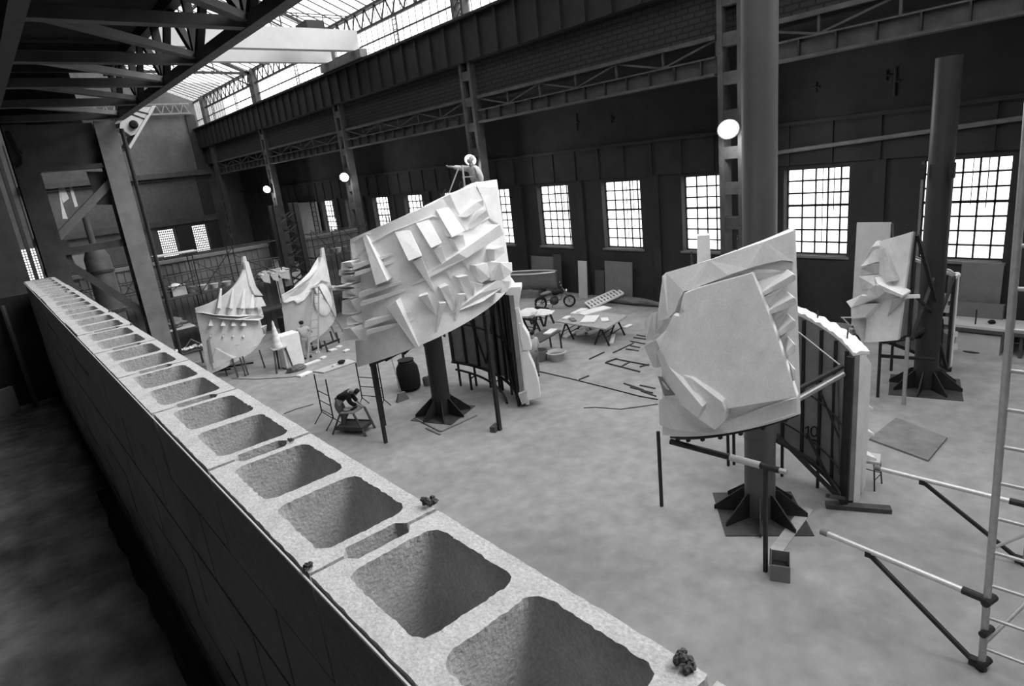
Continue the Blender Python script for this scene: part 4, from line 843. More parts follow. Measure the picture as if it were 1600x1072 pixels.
# ================================================================== WORK AREA AROUND THE STEPLADDER
a, b = F(489, 566), F(533, 527); ap = (a + b) / 2; zt = min(zat(507, 447, ap), 3.6); ap = Vector((ap.x, ap.y, zt))
sl_ = thing('stepladder', 'tall wooden stepladder propped in front of the round white swelling', 'ladder', (ap.x, ap.y, 0))
u = ray(510, 500).xy.normalized(); n = Vector((-u.y, u.x, 0))
for s_, nm in ((a, 'front_rail'), (b, 'rear_rail')):
    for k in (-1, 1): MB().bar(s_ + n * .22 * k, ap + n * .12 * k, .06, .035).build(nm, 'wood', sl_)
    for i in range(1, 9):
        f = i / 9; q = s_.lerp(ap, f); w_ = .22 + (.12 - .22) * f; MB().bar(q + n * w_, q - n * w_, .05, .025).build('rung', 'wood', sl_)
MB().box(ap + Vector((0, 0, .02)), (.3, .34, .03), math.atan2(u.y, u.x)).build('top_step', 'wood', sl_)
c = F(463, 574); t = tag(MB().box((c.x, c.y + .35, .75), (.85, .6, 1.45), .1).build('plaster_block', 'plaster', bevel=.04), 'tall white plaster block just left of the standing person', 'plaster block')
c = F(445, 580); st = thing('sculpting_stand', 'dark stand holding a ribbed white cone, left of the plaster block', 'stand', (c.x, c.y + .2, 0))
for dx, dy in ((-.3, -.2), (.3, -.2), (0, .35)): MB().bar((c.x + dx * 1.2, c.y + .2 + dy * 1.2, 0), (c.x + dx * .8, c.y + .2 + dy * .8, .98), .06, .06).build('leg', 'wooddark', st)
MB().box((c.x, c.y + .2, 1.01), (.6, .5, .05)).build('tabletop', 'boardlight', st)
tag(MB().lathe([(.21 - .0195 * i + (.015 if i % 2 else 0), .115 * i) for i in range(11)], (c.x, c.y + .2, 1.037), 14).build('plaster_cone', 'plaster_new'), 'ribbed white plaster cone on the dark stand', 'plaster cone')
tag(MB().lump((c.x + .35, c.y - .45, .12), (.4, .22, .13), 8, 3, .35).build('dirt_heap', 'rough'), 'dark heap on the floor in front of the cone stand', 'heap')
for k, (px, py, w_, d_, rz) in enumerate([(476, 586, .62, .3, .3), (468, 566, .5, .28, .9), (488, 568, .75, .2, .2), (505, 560, .3, .2, .5), (520, 548, .35, .25, .1), (530, 543, .3, .22, .6), (541, 549, .3, .2, .3), (497, 552, .28, .16, 1.1)]):
    c = F(px, py); tag(MB().box((c.x, c.y, .04), (w_, d_, .075), rz).build('plaster_offcut', 'plaster_new', bevel=.015), ['largest white offcut alone on the floor above the trestle frame table', 'white offcut lying left of the ladder foot', 'long white offcut at the ladder foot', 'small white offcut just right of the ladder foot', 'white offcut below the ladder, in the middle of the debris', 'white offcut left of the debris corner', 'white offcut at the right end of the debris by the big sculpture', 'thin white offcut behind the ladder foot'][k], 'offcut', 'white offcuts round the stepladder')
# scaffold-frame table
tb = thing('frame_table', 'tall narrow frame table with a white plank top behind the bending worker', 'table', (7.9, 18.4, 0))
U = [Zp(503, 645, .3), Zp(521, 655, .3), Zp(566, 623, .3), Zp(600, 626, .3)]
ZT = sum(zat(x, y, u) for (x, y), u in zip(((491, 584), (509, 587), (556, 568), (592, 569)), U)) / 4
P = [Zp(*q, ZT) for q in ((489, 582), (544, 563), (557, 567), (506, 584))]
MB().prism(P, (0, 0, .045)).build('plank_top', 'boardlight', tb)
def endframe(A, B):                              # two uprights with rungs and splayed feet
    A, B = Vector(A), Vector(B)
    for p in (A, B):
        MB().tube((p.x, p.y, .32), (p.x, p.y, ZT), .022, 8).build('upright', 'steel', tb)
        m = MB(); d = (B - A).normalized(); n = Vector((-d.y, d.x, 0))
        for k in (-1, 1): m.tube((p.x, p.y, .34), p + n * .3 * k + Vector((0, 0, .01)), .016, 6)
        m.build('splayed_foot', 'steel', tb)
    for z in (.42, .75, 1.08): MB().tube((A.x, A.y, z), (B.x, B.y, z), .016, 6).build('rung', 'steel', tb)
endframe((U[0].x, U[0].y, 0), (U[1].x, U[1].y, 0)); endframe((U[2].x, U[2].y, 0), (U[3].x, U[3].y, 0))
c = Zp(534, 568, ZT + .05); t = tag(MB().lump((c.x, c.y, ZT + .11), (.12, .1, .07), 2, 2, .3).build('tool_bag', 'black'), 'small dark bundle on the white plank top', 'bag')
c = Zp(520, 573, ZT + .05); tag(MB().lump((c.x, c.y, ZT + .075), (.05, .04, .03), 3, 1, .3).build('clay_lump', 'plaster_gray'), 'tiny lump left of the dark bundle on the plank top', 'lump')
# trestle stool the worker bends over
f1, f2, f3 = F(520, 679), F(572, 682), F(586, 669); f4 = f1 + (f3 - f2)
q = [Zp(531, 646, .62), Zp(552, 646, .62), Zp(569, 635, .62)]; q.append(q[0] + (q[2] - q[1]))
tr = thing('step_trestle', 'splayed-leg wooden trestle stool in front of the bending worker', 'trestle', ((f1.x + f3.x) / 2, (f1.y + f3.y) / 2, 0))
m = MB(); m.prism([p + Vector((0, 0, -.02)) for p in q], (0, 0, .04)); m.build('top', 'wood', tr)
for f_, t_ in zip((f1, f2, f3, f4), q): MB().bar(f_, t_ + Vector((0, 0, -.02)), .06, .045).build('leg', 'wooddark', tr)
L_ = lambda f_, t_, k: f_.lerp(t_, k)
for (a_, b_), (c_, d_) in (((f1, q[0]), (f2, q[1])), ((f2, q[1]), (f3, q[2])), ((f4, q[3]), (f3, q[2]))): MB().bar(L_(a_, b_, .3), L_(c_, d_, .3), .03, .12).build('side_board', 'wooddark', tr)
MB().prism([L_(f1, q[0], .3), L_(f2, q[1], .3), L_(f3, q[2], .3), L_(f4, q[3], .3)], (0, 0, .02)).build('shelf', 'wooddark', tr)
c = (q[0] + q[2]) / 2; tag(MB().box((c.x + .05, c.y, .665), (.28, .12, .05), .5).build('hand_plane', 'steel'), 'dark tool on the trestle stool under the worker\'s hands', 'tool')
tag(MB().lump((c.x - .1, c.y + .05, .685), (.16, .12, .05), 5, 2, .3).build('plaster_piece', 'plaster'), 'pale piece the worker is shaping on the trestle stool', 'plaster piece')
# broom and bag
c = F(629, 626); bz = thing('broom', 'broom leaning against the underside of the largest sculpture', 'broom', c)
MB().tube((c.x, c.y, .2), (c.x - .05, c.y + .25, 1.75), .016, 8).build('stick', 'wood', bz)
m = MB(); m.quadbox([(c.x - .24, c.y - .06, .0), (c.x + .24, c.y - .06, .0), (c.x + .24, c.y + .06, 0), (c.x - .24, c.y + .06, 0)], [(c.x - .12, c.y - .04, .3), (c.x + .12, c.y - .04, .3), (c.x + .12, c.y + .04, .3), (c.x - .12, c.y + .04, .3)]); m.build('bristles', 'boardgrey', bz)
c = F(641, 608); bg = thing('rubbish_sack', 'black sack standing behind the leg of the largest sculpture', 'sack', c)
MB().lathe([(.3, 0), (.4, .1), (.42, .5), (.38, .85), (.25, 1.05), (.3, 1.12), (.2, 1.12)], (c.x, c.y, 0), 14).build('bag', 'black', bg, smooth=True); MB().lathe([(.26, 1.0), (.29, 1.03), (.26, 1.06)], (c.x, c.y, 0), 14).build('tie', 'steel', bg)
for k, (px, py) in enumerate([(668, 602), (674, 600)]):
    c = F(px, py); tag(MB().lathe([(.13, 0), (.16, .3), (.14, .3), (.1, .02)], c, 12).build('bucket', 'boardgrey'), ['grey bucket right of the black sack', 'second grey bucket, beside the foot of the tube post'][k], 'bucket', 'buckets under the largest sculpture')

# ================================================================== BACK OF THE SHOP
# large table on trestles, strewn with plaster work
big = thing('work_table', 'large low table on trestles strewn with white sheets by the windows', 'table', (18.5, 17.2, 0))
P = [Zp(*q, .8) for q in ((868, 502), (906, 483), (980, 493), (947, 514))]
MB().prism([p - Vector((0, 0, .05)) for p in P], (0, 0, .05)).build('tabletop', 'wood', big)
def trestle(parent, a, b, h, w=.32, r=.028, mm='steel'):
    a, b = Vector(a), Vector(b); d = (b - a).normalized(); n = Vector((-d.y, d.x, 0))
    for p in (a, b):
        for k in (-1, 1): MB().bar(p + n * w * k, p + Vector((0, 0, h)), r * 2, r * 2).build('leg', mm, parent)
    m = MB(); m.bar(a + Vector((0, 0, h)), b + Vector((0, 0, h)), .07, .07)
    for k in (-1, 1): m.bar(a + n * w * .55 * k + Vector((0, 0, h * .45)), b + n * w * .55 * k + Vector((0, 0, h * .45)), .03, .03)
    m.build('top_bar', mm, parent)
def base(p): return Vector((p.x, p.y, 0))
trestle(big, base(P[0].lerp(P[3], .15)).lerp(base(P[1].lerp(P[2], .15)), .12), base(P[0].lerp(P[3], .15)).lerp(base(P[1].lerp(P[2], .15)), .85), .71)
trestle(big, base(P[0].lerp(P[3], .85)).lerp(base(P[1].lerp(P[2], .85)), .12), base(P[0].lerp(P[3], .85)).lerp(base(P[1].lerp(P[2], .85)), .85), .71)
for k, (px, py, w_, d_, rz, lab) in enumerate([(905, 487, .9, .35, .2, 'long white strip near the back edge of the large table'), (928, 486, 1.5, .6, -.2, 'large white sheet at the back right of the large table'), (922, 499, 1.0, .6, .5, 'bright white sheet on the front of the large table'), (895, 500, .5, .2, 1.0, 'small grey offcut in the middle of the large table'), (885, 497, .4, .25, .3, 'small white offcut on the left of the large table'), (945, 500, .5, .3, .8, 'crumpled white offcut at the right of the large table')]):
    c = Zp(px, py, .82); tag(MB().box((c.x, c.y, .835), (w_, d_, .06), rz).build('plaster_sheet', 'plaster_new' if 'white' in lab else 'boardgrey', bevel=.01), lab, 'plaster sheet', 'sheets on the large table')
for k, (px, py, w_, d_, rz, lab) in enumerate([(890, 524, .9, .3, .2, 'white fragment on the floor under the left of the large table'), (908, 521, .7, .5, .9, 'star-shaped white fragment under the large table'), (930, 519, 1.1, .3, -.1, 'long white fragment under the right of the large table'), (957, 531, 1.2, .15, .62, 'white lath lying on the floor right of the large table'), (981, 511, .5, .2, .1, 'short white lath alone on the floor near the slab sculpture')]):
    c = F(px, py); tag(MB().box((c.x, c.y, .04), (w_, d_, .06), rz).build('plaster_fragment', 'plaster_new', bevel=.01), lab, 'fragment', 'white fragments on the floor by the large table')
# second, lower table with a round-topped drum and basin
c = F(850, 552); t2 = thing('work_table', 'small dark table with a plaster slab, in front of the large table', 'table', (c.x, c.y, 0))
MB().box((c.x, c.y, .72), (1.6, .8, .05), .25).build('tabletop', 'wooddark', t2)
for dx in (-.7, .7):
    for dy in (-.3, .3): MB().bar((c.x + dx, c.y + dy, 0), (c.x + dx * .95, c.y + dy, .7), .05, .05).build('leg', 'steel', t2)
tag(MB().box((c.x + .45, c.y, .775), (.7, .3, .05), .35).build('plaster_sheet', 'plaster'), 'small pale slab on the small dark table', 'plaster sheet')
c = F(870, 562); tb_ = thing('wash_basin', 'round white basin on the floor right of the small dark table', 'basin', c); MB().lathe([(.22, 0), (.36, .3), (.4, .32), (.36, .34), (.2, .05), (0, .05)], c, 20).build('bowl', 'boardlight', tb_, smooth=True); MB().lathe([(.3, .20), (.33, .22), (0, .25)], c, 20).build('water', 'boardgrey', tb_)
c = F(845, 563); tag(MB().lathe([(.24, 0), (.3, .42), (.27, .42), (.22, .03)], c, 18).build('grey_drum', 'boardgrey'), 'grey open drum under the small dark table', 'drum')
# plaster-topped trestles beside the big column
for k, (px, py) in enumerate([(833, 511), (849, 506)]):
    c = F(px, py); t3 = thing('trestle', ['dark trestle left, under pale plaster beside the dark column', 'dark trestle right, between the pale plaster and the motorcycle'][k], 'trestle', c, 'trestles by the motorcycle'); trestle(t3, c + Vector((0, -.4, 0)), c + Vector((0, .4, 0)), .78, .3, .035)
for k, (px, py, d_, lab) in enumerate([(838, 489, (.6, .4, .12), 'pale plaster lump on the left trestle by the column'), (849, 488, (.5, .4, .1), 'pale plaster lump on the right trestle by the motorcycle'), (826, 492, (.5, .4, .2), 'pale plaster heap nearest the dark column')]):
    c = Zp(px, py, .95); zz = .82 + d_[2]; tag(MB().lump((c.x, c.y, zz), d_, k + 3, 2, .4).build('plaster_lump', 'plaster'), lab, 'plaster lump', 'plaster on the trestles')
c = Zp(826, 492, .95); t3 = thing('trestle', 'dark trestle under the pale plaster heap nearest the column', 'trestle', (c.x, c.y, 0), 'trestles by the motorcycle'); trestle(t3, (c.x, c.y - .4, 0), (c.x, c.y + .4, 0), .74, .3, .035)
# motorcycle
c = F(868, 482); mc = thing('motorcycle', 'motorcycle parked by the dark window wall behind the trestles', 'motorcycle', (c.x, c.y, 0))
d = Vector((.75, -.66, 0)).normalized(); pt = lambda a_, z, s_=0: Vector((c.x, c.y, 0)) + d * a_ + Vector((-d.y, d.x, 0)) * s_ + Vector((0, 0, z))
def wheel(a_):
    ax = Vector((-d.y, d.x, 0)); ctr = pt(a_, .32); m = MB(); pts = []
    for i in range(25): t_ = 2 * PI * i / 24; pts.append(ctr + (d * math.cos(t_) + Vector((0, 0, 1)) * math.sin(t_)) * .27)
    m.path(pts, .05, 8); w_ = m.build('wheel', 'rubber', mc, smooth=True)
    m = MB(); m.tube(ctr - ax * .07, ctr + ax * .07, .05, 10)
    for i in range(12): t_ = 2 * PI * i / 12; m.tube(ctr, ctr + (d * math.cos(t_) + Vector((0, 0, 1)) * math.sin(t_)) * .24, .006, 4)
    m.build('spokes', 'chrome', w_)
wheel(-.72); wheel(.74)
m = MB(); m.lump(pt(-.02, .42), (.26, .2, .24), 2, 2, .2); m.build('engine', 'rust', mc, smooth=True)
m = MB(); m.lump(pt(.12, .84), (.3, .16, .15), 1, 3, .08); m.build('fuel_tank', 'black', mc, smooth=True)
m = MB(); m.lump(pt(-.42, .84), (.36, .15, .09), 4, 3, .05); m.build('saddle', 'boardgrey', mc, smooth=True)
m = MB(); m.path([pt(.74, .32, .09), pt(.5, .95, .09)], .025); m.path([pt(.74, .32, -.09), pt(.5, .95, -.09)], .025); m.build('fork', 'chrome', mc)
m = MB(); m.path([pt(.35, 1.1, .38), pt(.46, 1.02, .2), pt(.5, .98, 0), pt(.46, 1.02, -.2), pt(.35, 1.1, -.38)], .016); m.build('handlebar', 'chrome', mc)
m = MB(); m.path([pt(-.72, .32, .08), pt(-.3, .45, .1), pt(.3, .4, .1), pt(.5, .9, .0), pt(-.5, .75, .0), pt(-.72, .32, .08)], .022); m.build('frame', 'steel', mc)
MB().lathe([(.02, -.1), (.1, -.02), (.1, .03), (0, .04)], pt(.62, .86), 16, d).build('headlamp', 'chrome', mc, smooth=True)
for s_ in (-.4, .4): MB().lathe([(0, 0), (.05, .005), (.05, .02), (0, .02)], pt(.34, 1.25, s_), 12, d).build('mirror', 'chrome', mc); 
m = MB(); m.path([pt(.1, .3, .14), pt(-.3, .25, .16), pt(-.95, .32, .16)], .035); m.build('exhaust', 'chrome', mc)
m = MB()
for s_ in (-1, 1):
    pts = [pt(-.72 + .34 * math.cos(t_), .32 + .34 * math.sin(t_), .06 * s_) for t_ in [PI * (.15 + .1 * i) for i in range(8)]]; m.path(pts, .02, 5)
m.build('mudguard', 'black', mc); MB().bar(pt(-.1, .3, .1), pt(-.15, .001, .28), .025, .025).build('side_stand', 'steel', mc)
# upturned boat-like tub
c = F(832, 468); bt = thing('wooden_boat', 'wooden boat with a bright gunwale behind the motorcycle', 'boat', (c.x, c.y, 0))
L2, W2 = 3.6, 1.3
def hull(o):
    def g(u, v): 
        t_ = PI * v; x = (u - .5) * L2; w_ = W2 / 2 * (1 - abs(2 * u - 1)**2.6 * .75) - o
        return Vector((c.x + .25, c.y + .6, 0)) + Vector((x * .45 + math.cos(t_) * w_ * .7, -x * .85 + math.cos(t_) * w_ * .35, 1.42 - math.sin(t_)**.6 * (.95 - o)))
    return g
MB().shell(hull(.04), hull(0), 20, 12).build('hull', 'boardgrey', bt, smooth=True)
m = MB(); m.path([hull(-.02)(i / 20, 0) for i in range(21)], .05, 6); m.path([hull(-.02)(i / 20, 1) for i in range(21)], .05, 6); m.build('gunwale', 'alu', bt)
for u_ in (.25, .75): MB().box(hull(0)(u_, .5) * 1.0 + Vector((0, 0, -.25)), (1.0, .12, .48), .5).build('cradle', 'wooddark', bt)
# boards leaning on the window wall
def lean(px0, px1, ytop, ybot, lab, mm, name='leaning_board', X=24.35):
    a_, b_ = Xp(px0, ybot, X), Xp(px1, ybot, X); t_ = Xp(px0, ytop, X); h_ = t_.z
    m = MB(); z0 = 0
    m.quadbox([(X - .12, a_.y, z0), (X - .12, b_.y, z0), (X + .02, b_.y, h_), (X + .02, a_.y, h_)], [(X - .08, a_.y, z0), (X - .08, b_.y, z0), (X + .06, b_.y, h_), (X + .06, a_.y, h_)])
    return tag(m.build(name, mm), lab, 'board', 'boards leaning on the window wall')
lean(833, 875, 400, 440, 'grey board leaning behind the boat', 'boardgrey'); lean(948, 990, 408, 462, 'wide grey board leaning under the second big window', 'boardgrey')
lean(932, 946, 422, 462, 'narrow darker board beside the wide leaning board', 'wooddark', X=24.35); lean(1497, 1562, 410, 480, 'grey sheet leaning under the far right window', 'boardgrey'); lean(1228, 1246, 420, 462, 'dark plank leaning right of the fluted section', 'wooddark')
b_ = lean(907, 920, 408, 465, 'pale upright plank between two leaning boards', 'boardlight', 'upright_plank', X=24.0)
lean(868, 880, 398, 450, 'dark plank upright left of the pale plank', 'wooddark', 'upright_plank', X=24.2)
a_, d_ = Xp(1338, 348, 22.6), Xp(1391, 350, 22.6)
m = MB(); m.quadbox([(22.5, a_.y, 0), (22.5, d_.y, 0), (22.65, d_.y, a_.z), (22.65, a_.y, a_.z)], [(22.56, a_.y, 0), (22.56, d_.y, 0), (22.71, d_.y, a_.z), (22.71, a_.y, a_.z)])
wb_ = thing('tall_board', 'tall light board on a stand behind the crumpled right-hand section', 'board', (22.6, (a_.y + d_.y) / 2, 0)); m.build('panel', 'boardlight', wb_); MB().bar((23.4, d_.y, 0), (22.72, d_.y, a_.z - .05), .08, .08).build('prop', 'wooddark', wb_)
# slatted frame and tarpaulin near the wall
P = [F(915, 478), F(965, 466), F(975, 474), F(925, 486)]
sf = thing('slatted_frame', 'white slatted frame lying tilted behind the large table', 'frame', base((P[0] + P[2]) / 2))
up = [Vector((0, 0, .15)), Vector((0, 0, .5)), Vector((0, 0, .5)), Vector((0, 0, .15))]; Q = [p + k for p, k in zip(P, up)]
m = MB(); m.bar(Q[0], Q[1], .1, .08); m.bar(Q[3], Q[2], .1, .08); m.bar(Q[0].lerp(Q[3], .5), Q[1].lerp(Q[2], .5), .06, .06); m.build('rails', 'plaster_new', sf)
for i in range(11): f = i / 10; MB().bar(Q[0].lerp(Q[1], f), Q[3].lerp(Q[2], f), .09, .06).build('slat', 'plaster_new', sf)
MB().prism([base(P[0]), base(P[3]), base(P[3]) + Vector((.2, 0, .12)), base(P[0]) + Vector((.2, 0, .12))], (.3, .1, 0)).build('support', 'wooddark', sf)
c = F(950, 464); tag(MB().lump((23.75, c.y - 1.9, .17), (.3, 2.0, .17), 6, 3, .3).build('rolled_sheeting', 'sheet'), 'grey roll of sheeting on the floor along the window wall', 'roll')
c = F(1000, 475)
# bench with plaster blocks under the right-hand windows
P = [Zp(1490, 502, .85), Zp(1600, 505, .85)]
bn = thing('work_bench', 'long bench with a pale top under the far right window', 'bench', (23.3, 3.9, 0))
MB().span((22.9, 1.2, .8), (24.1, 6.0, .88)).build('bench_top', 'boardlight', bn); MB().span((22.9, 1.2, .68), (22.95, 6.0, .8)).build('front_rail', 'wooddark', bn)
for y in (1.4, 3.9, 5.8):
    for x in (23.0, 24.0): MB().span((x - .04, y - .04, 0), (x + .04, y + .04, .8)).build('leg', 'wooddark', bn)
tag(MB().span((22.96, 4.4, .0), (23.9, 5.55, .62)).build('plaster_block', 'boardlight'), 'big pale block stored under the bench', 'plaster block')
c = Zp(1555, 500, .9); tag(MB().lump((23.4, c.y, .94), (.12, .1, .06), 1, 2, .3).build('small_tool', 'black'), 'small dark tool on the bench', 'tool')
tag(MB().span((23.95, 4.6, .885), (24.15, 6.0, 1.35)).build('low_crate', 'boardgrey'), 'grey box at the back of the bench', 'box')
c = F(1520, 548); t = thing('floor_stand', 'thin upright stand on the floor in front of the bench', 'stand', c); MB().tube(c, (c.x, c.y, 1.35), .022, 8).build('pole', 'steel', t); MB().lathe([(.3, 0), (.3, .03), (.04, .05)], c, 16).build('base', 'steel', t)

# ================================================================== FLOOR PIECES AND FOREGROUND RIGHT
rods = [((577, 0), 0)]
rod_px = [((921, 562), (944, 551)), ((958, 552), (990, 537)), ((985, 534), (1008, 538)), ((990, 528), (1010, 531)), ((995, 524), (1012, 527)), ((978, 546), (998, 549)), ((985, 541), (1000, 544)), ((948, 566), (964, 561)), ((970, 574), (985, 566)), ((1000, 574), (1014, 570)), ((975, 600), (1005, 610)), ((985, 606), (1020, 615)), ((1000, 603), (1024, 608)), ((1002, 612), (1025, 620)), ((905, 594), (920, 588))]
ordn = ['first', 'second', 'third', 'fourth', 'fifth', 'sixth', 'seventh', 'eighth', 'ninth', 'tenth', 'eleventh', 'twelfth', 'thirteenth', 'fourteenth', 'fifteenth']
for k, (a_, b_) in enumerate(rod_px):
    a_, b_ = F(*a_), F(*b_); up_ = Vector((0, 0, .021)); tag(MB().bar(a_ + up_, b_ + up_, .04, .04).build('steel_bar', 'rust'), 'thin dark floor bar left of the slab sculpture, %s from the large table' % ordn[k], 'bar', 'steel bars on the floor')
m = MB(); q = [F(946, 568), F(962, 562), F(1014, 572), F(1000, 582)]
for a_, b_ in ((0, 1), (1, 2), (0, 3)): m.bar(q[a_] + Vector((0, 0, .03)), q[b_] + Vector((0, 0, .03)), .04, .04)
tag(m.build('angle_frame', 'rust'), 'open rectangular frame of dark bars lying on the floor', 'frame')
m = MB(); m.path([F(*q) + Vector((0, 0, .015)) for q in ((838, 580), (890, 592), (950, 607), (1000, 620), (1028, 625))], .022, 5)
tag(m.build('floor_cable', 'black'), 'long dark cable running across the floor to the slab sculpture', 'cable')
m = MB(); m.path([F(*q) + Vector((0, 0, .012)) for q in ((912, 638), (930, 637), (970, 640), (1000, 636), (1028, 632))], .014, 5); tag(m.build('floor_cable', 'black'), 'short curved cable on the floor nearer the camera', 'cable')
m = MB(); m.path([F(*q) + Vector((0, 0, .012)) for q in ((362, 592), (400, 593), (450, 590), (480, 587))], .014, 5); tag(m.build('floor_cable', 'black'), 'thin cable on the floor in front of the far left sculpture', 'cable')
m = MB(); m.path([F(*q) + Vector((0, 0, .012)) for q in ((444, 647), (462, 640), (490, 632))], .014, 5); tag(m.build('floor_cable', 'black'), 'short dark cable beside the parapet left of the frame table', 'cable')
lath = [((650, 655), (688, 675), 'lath on the floor left of the flared foot of the dark post'), ((690, 675), (745, 650), 'lath on the floor right of the flared foot of the dark post'), ((666, 670), (688, 680), 'short lath nearest the camera by the dark post')]
for a_, b_, lab in lath: a_, b_ = F(*a_), F(*b_); tag(MB().bar(a_ + Vector((0, 0, .02)), b_ + Vector((0, 0, .02)), .05, .03).build('timber_lath', 'boardgrey'), lab, 'lath', 'laths round the dark post')
a_, b_ = F(1290, 792), F(1392, 800); tag(MB().bar(a_ + Vector((0, 0, .05)), b_ + Vector((0, 0, .05)), .18, .09).build('timber_beam', 'wooddark'), 'dark timber lying under the foot of the section marked 10', 'timber')
# long steel plate let on the floor
P = [F(1358, 688), F(1450, 722), F(1480, 686), F(1400, 655)]
tag(MB().prism(P, (0, 0, .05)).build('floor_sheet', 'steelplate'), 'thin grey sheet lying on the floor behind the section marked 10', 'sheet')
# pale worn strip of floor near the tall column, built as a thin bar
c0, c1 = F(1212, 862), F(1262, 795); tag(MB().bar(c0 + Vector((0, 0, .012)), c1 + Vector((0, 0, .012)), .22, .02).build('pale_worn_strip', 'dust'), 'pale worn strip on the floor right of the tall column foot', 'plank')
# tool box
c = F(1219, 897); bx = thing('metal_box', 'small open grey box on the floor beside the thin front leg', 'box', (c.x, c.y, 0)); w_, l_, h_ = .15, .22, .32; rz = math.atan2(c.y, c.x)
mt = Matrix.Rotation(rz, 3, 'Z'); k_ = lambda x, y, z: c + mt @ Vector((x, y, z))
MB().box(k_(0, 0, .01), (2 * l_, 2 * w_, .02), rz).build('floor_plate', 'boardgrey', bx)
for (x, y, sx_, sy_) in ((-l_, 0, .015, 2 * w_), (l_, 0, .015, 2 * w_), (0, -w_, 2 * l_, .015), (0, w_, 2 * l_, .015)): MB().box(k_(x, y, h_ / 2), (sx_, sy_, h_), rz).build('side', 'boardgrey', bx)
MB().bar(k_(-l_, w_ + .01, h_ + .01), k_(l_, w_ + .01, h_ + .01), .02, .02).build('handle', 'steel', bx)
MB().box(k_(.03, 0, .12), (l_ * 1.5, w_ * 1.5, .02), rz).build('dark_fill', 'black', bx)
# stool right of the section marked 10
c = F(1356, 757); so_ = thing('metal_stool', 'small stool with pale seat behind the edge of the section marked 10', 'stool', (c.x, c.y, 0))
MB().box((c.x, c.y, .62), (.42, .42, .07), .3).build('seat', 'boardlight', so_, bevel=.02)
for dx in (-1, 1):
    for dy in (-1, 1): MB().tube((c.x + .2 * dx, c.y + .2 * dy, 0), (c.x + .15 * dx, c.y + .15 * dy, .6), .016, 8).build('leg', 'steel', so_)
for z in (.25,): m = MB(); m.tube((c.x - .19, c.y - .19, z), (c.x + .19, c.y - .19, z), .01, 6); m.tube((c.x + .19, c.y - .19, z), (c.x + .19, c.y + .19, z), .01, 6); m.build('stretcher', 'steel', so_)
# tower with outrigger tubes at the right edge
b1 = Vector((8.95, 1.54, 0)); tw = thing('scaffold_tower', 'bright tube scaffold tower with two outriggers at the right edge', 'scaffold', b1)
lx = Vector((.16, -.0, 0))
def upr(b, r, h, m_='galv'): return MB().tube(b, b + Vector((.0, .02 * h, h)), r, 16).build('upright', m_, tw, smooth=True)
b2 = b1 + Vector((.05, -.75, 0)); b3 = Vector((11.85, 1.62, 0)); b4 = b3 + Vector((.05, -.75, 0))
for b in (b1, b2): upr(b, .045, 7.6)
for b in (b3, b4): upr(b, .045, 7.6)
for (p, q) in ((b1, b2), (b3, b4)):
    z = .35
    while z < 7.4: o = Vector((0, .02 * z, z)); MB().tube(p + o, q + o, .026, 10).build('rung', 'galv', tw); z += .5
o = lambda z: Vector((0, .02 * z, z))
MB().tube(b1 + o(.4), b2 + Vector((1.4, 0, 1.6)), .025, 10).build('brace', 'galv', tw); MB().tube(b2 + o(.6), b4 + o(1.9), .025, 10).build('brace', 'galv', tw); MB().tube(b1 + o(1.9), b3 + o(.6), .022, 10).build('brace', 'galv', tw)
hz = 1.11
e1, j1 = Zp(1286, 831, hz), b1 + o(hz); e2, j2 = Zp(1369, 731, hz), b3 + o(hz)
for e, j, bse, pxb in ((e1, j1, b1, (1357, 866)), (e2, j2, b3, (1440, 755))):
    MB().tube(j, e, .042, 14).build('outrigger', 'alu', tw, smooth=True)
    dd = (e - j).normalized(); MB().tube(e - dd * .08, e + dd * .03, .055, 14).build('end_cap', 'boardgrey', tw); MB().tube(j + dd * .02, j + dd * .28, .055, 12).build('clamp', 'steel', tw)
    k = Zp(*pxb, hz - .05); f = max(.0, min(1, (k - j).dot(dd) / (e - j).length)); jp = j.lerp(e, f) - Vector((0, 0, .05))
    MB().bar(jp, bse + Vector((.0, .12, .09)), .055, .055).build('brace', 'steel', tw); MB().box(jp, (.09, .09, .09)).build('coupler', 'steel', tw); MB().box(bse + Vector((0, .08, .08)), (.1, .12, .1)).build('coupler', 'steel', tw)
for z in (hz, .1, .62): MB().tube(b1 + o(z) - Vector((.1, 0, 0)), b1 + o(z) + Vector((.12, -.05, 0)), .055 if z != .62 else .05, 10).build('clamp', 'steel', tw)
for b in (b1, b2, b3, b4): MB().lathe([(.07, 0), (.07, .015), (.03, .03)], b, 12).build('foot', 'steel', tw)
# mason's line along the block course
m = MB(); m.path([(BX0 - .009, -.35, BT - .004), (BX0 - .009, 6.7, BT - .004)], .0022, 6)
tag(m.build('string_line', 'boardlight'), 'pale mason\'s string stretched along the inner edge of the parapet', 'string')
# leaning pole and pale column in the dark corner
a_ = Yp(52, 618, 6.62); a_.z = 5.81; b_ = Yp(3, 478, 6.84); m = MB(); m.tube(a_, b_, .02, 8)
tag(m.build('leaning_pole', 'rust'), 'thin pole leaning in the dark corner at the left edge', 'pole')
p = Yp(10, 612, 6.7); t = tag(MB().box((p.x - .03, p.y, 5.911), (.16, .05, .22), .4).build('paper_scrap', 'boardgrey'), 'small pale scrap of board in the dark corner at the left edge', 'scrap')

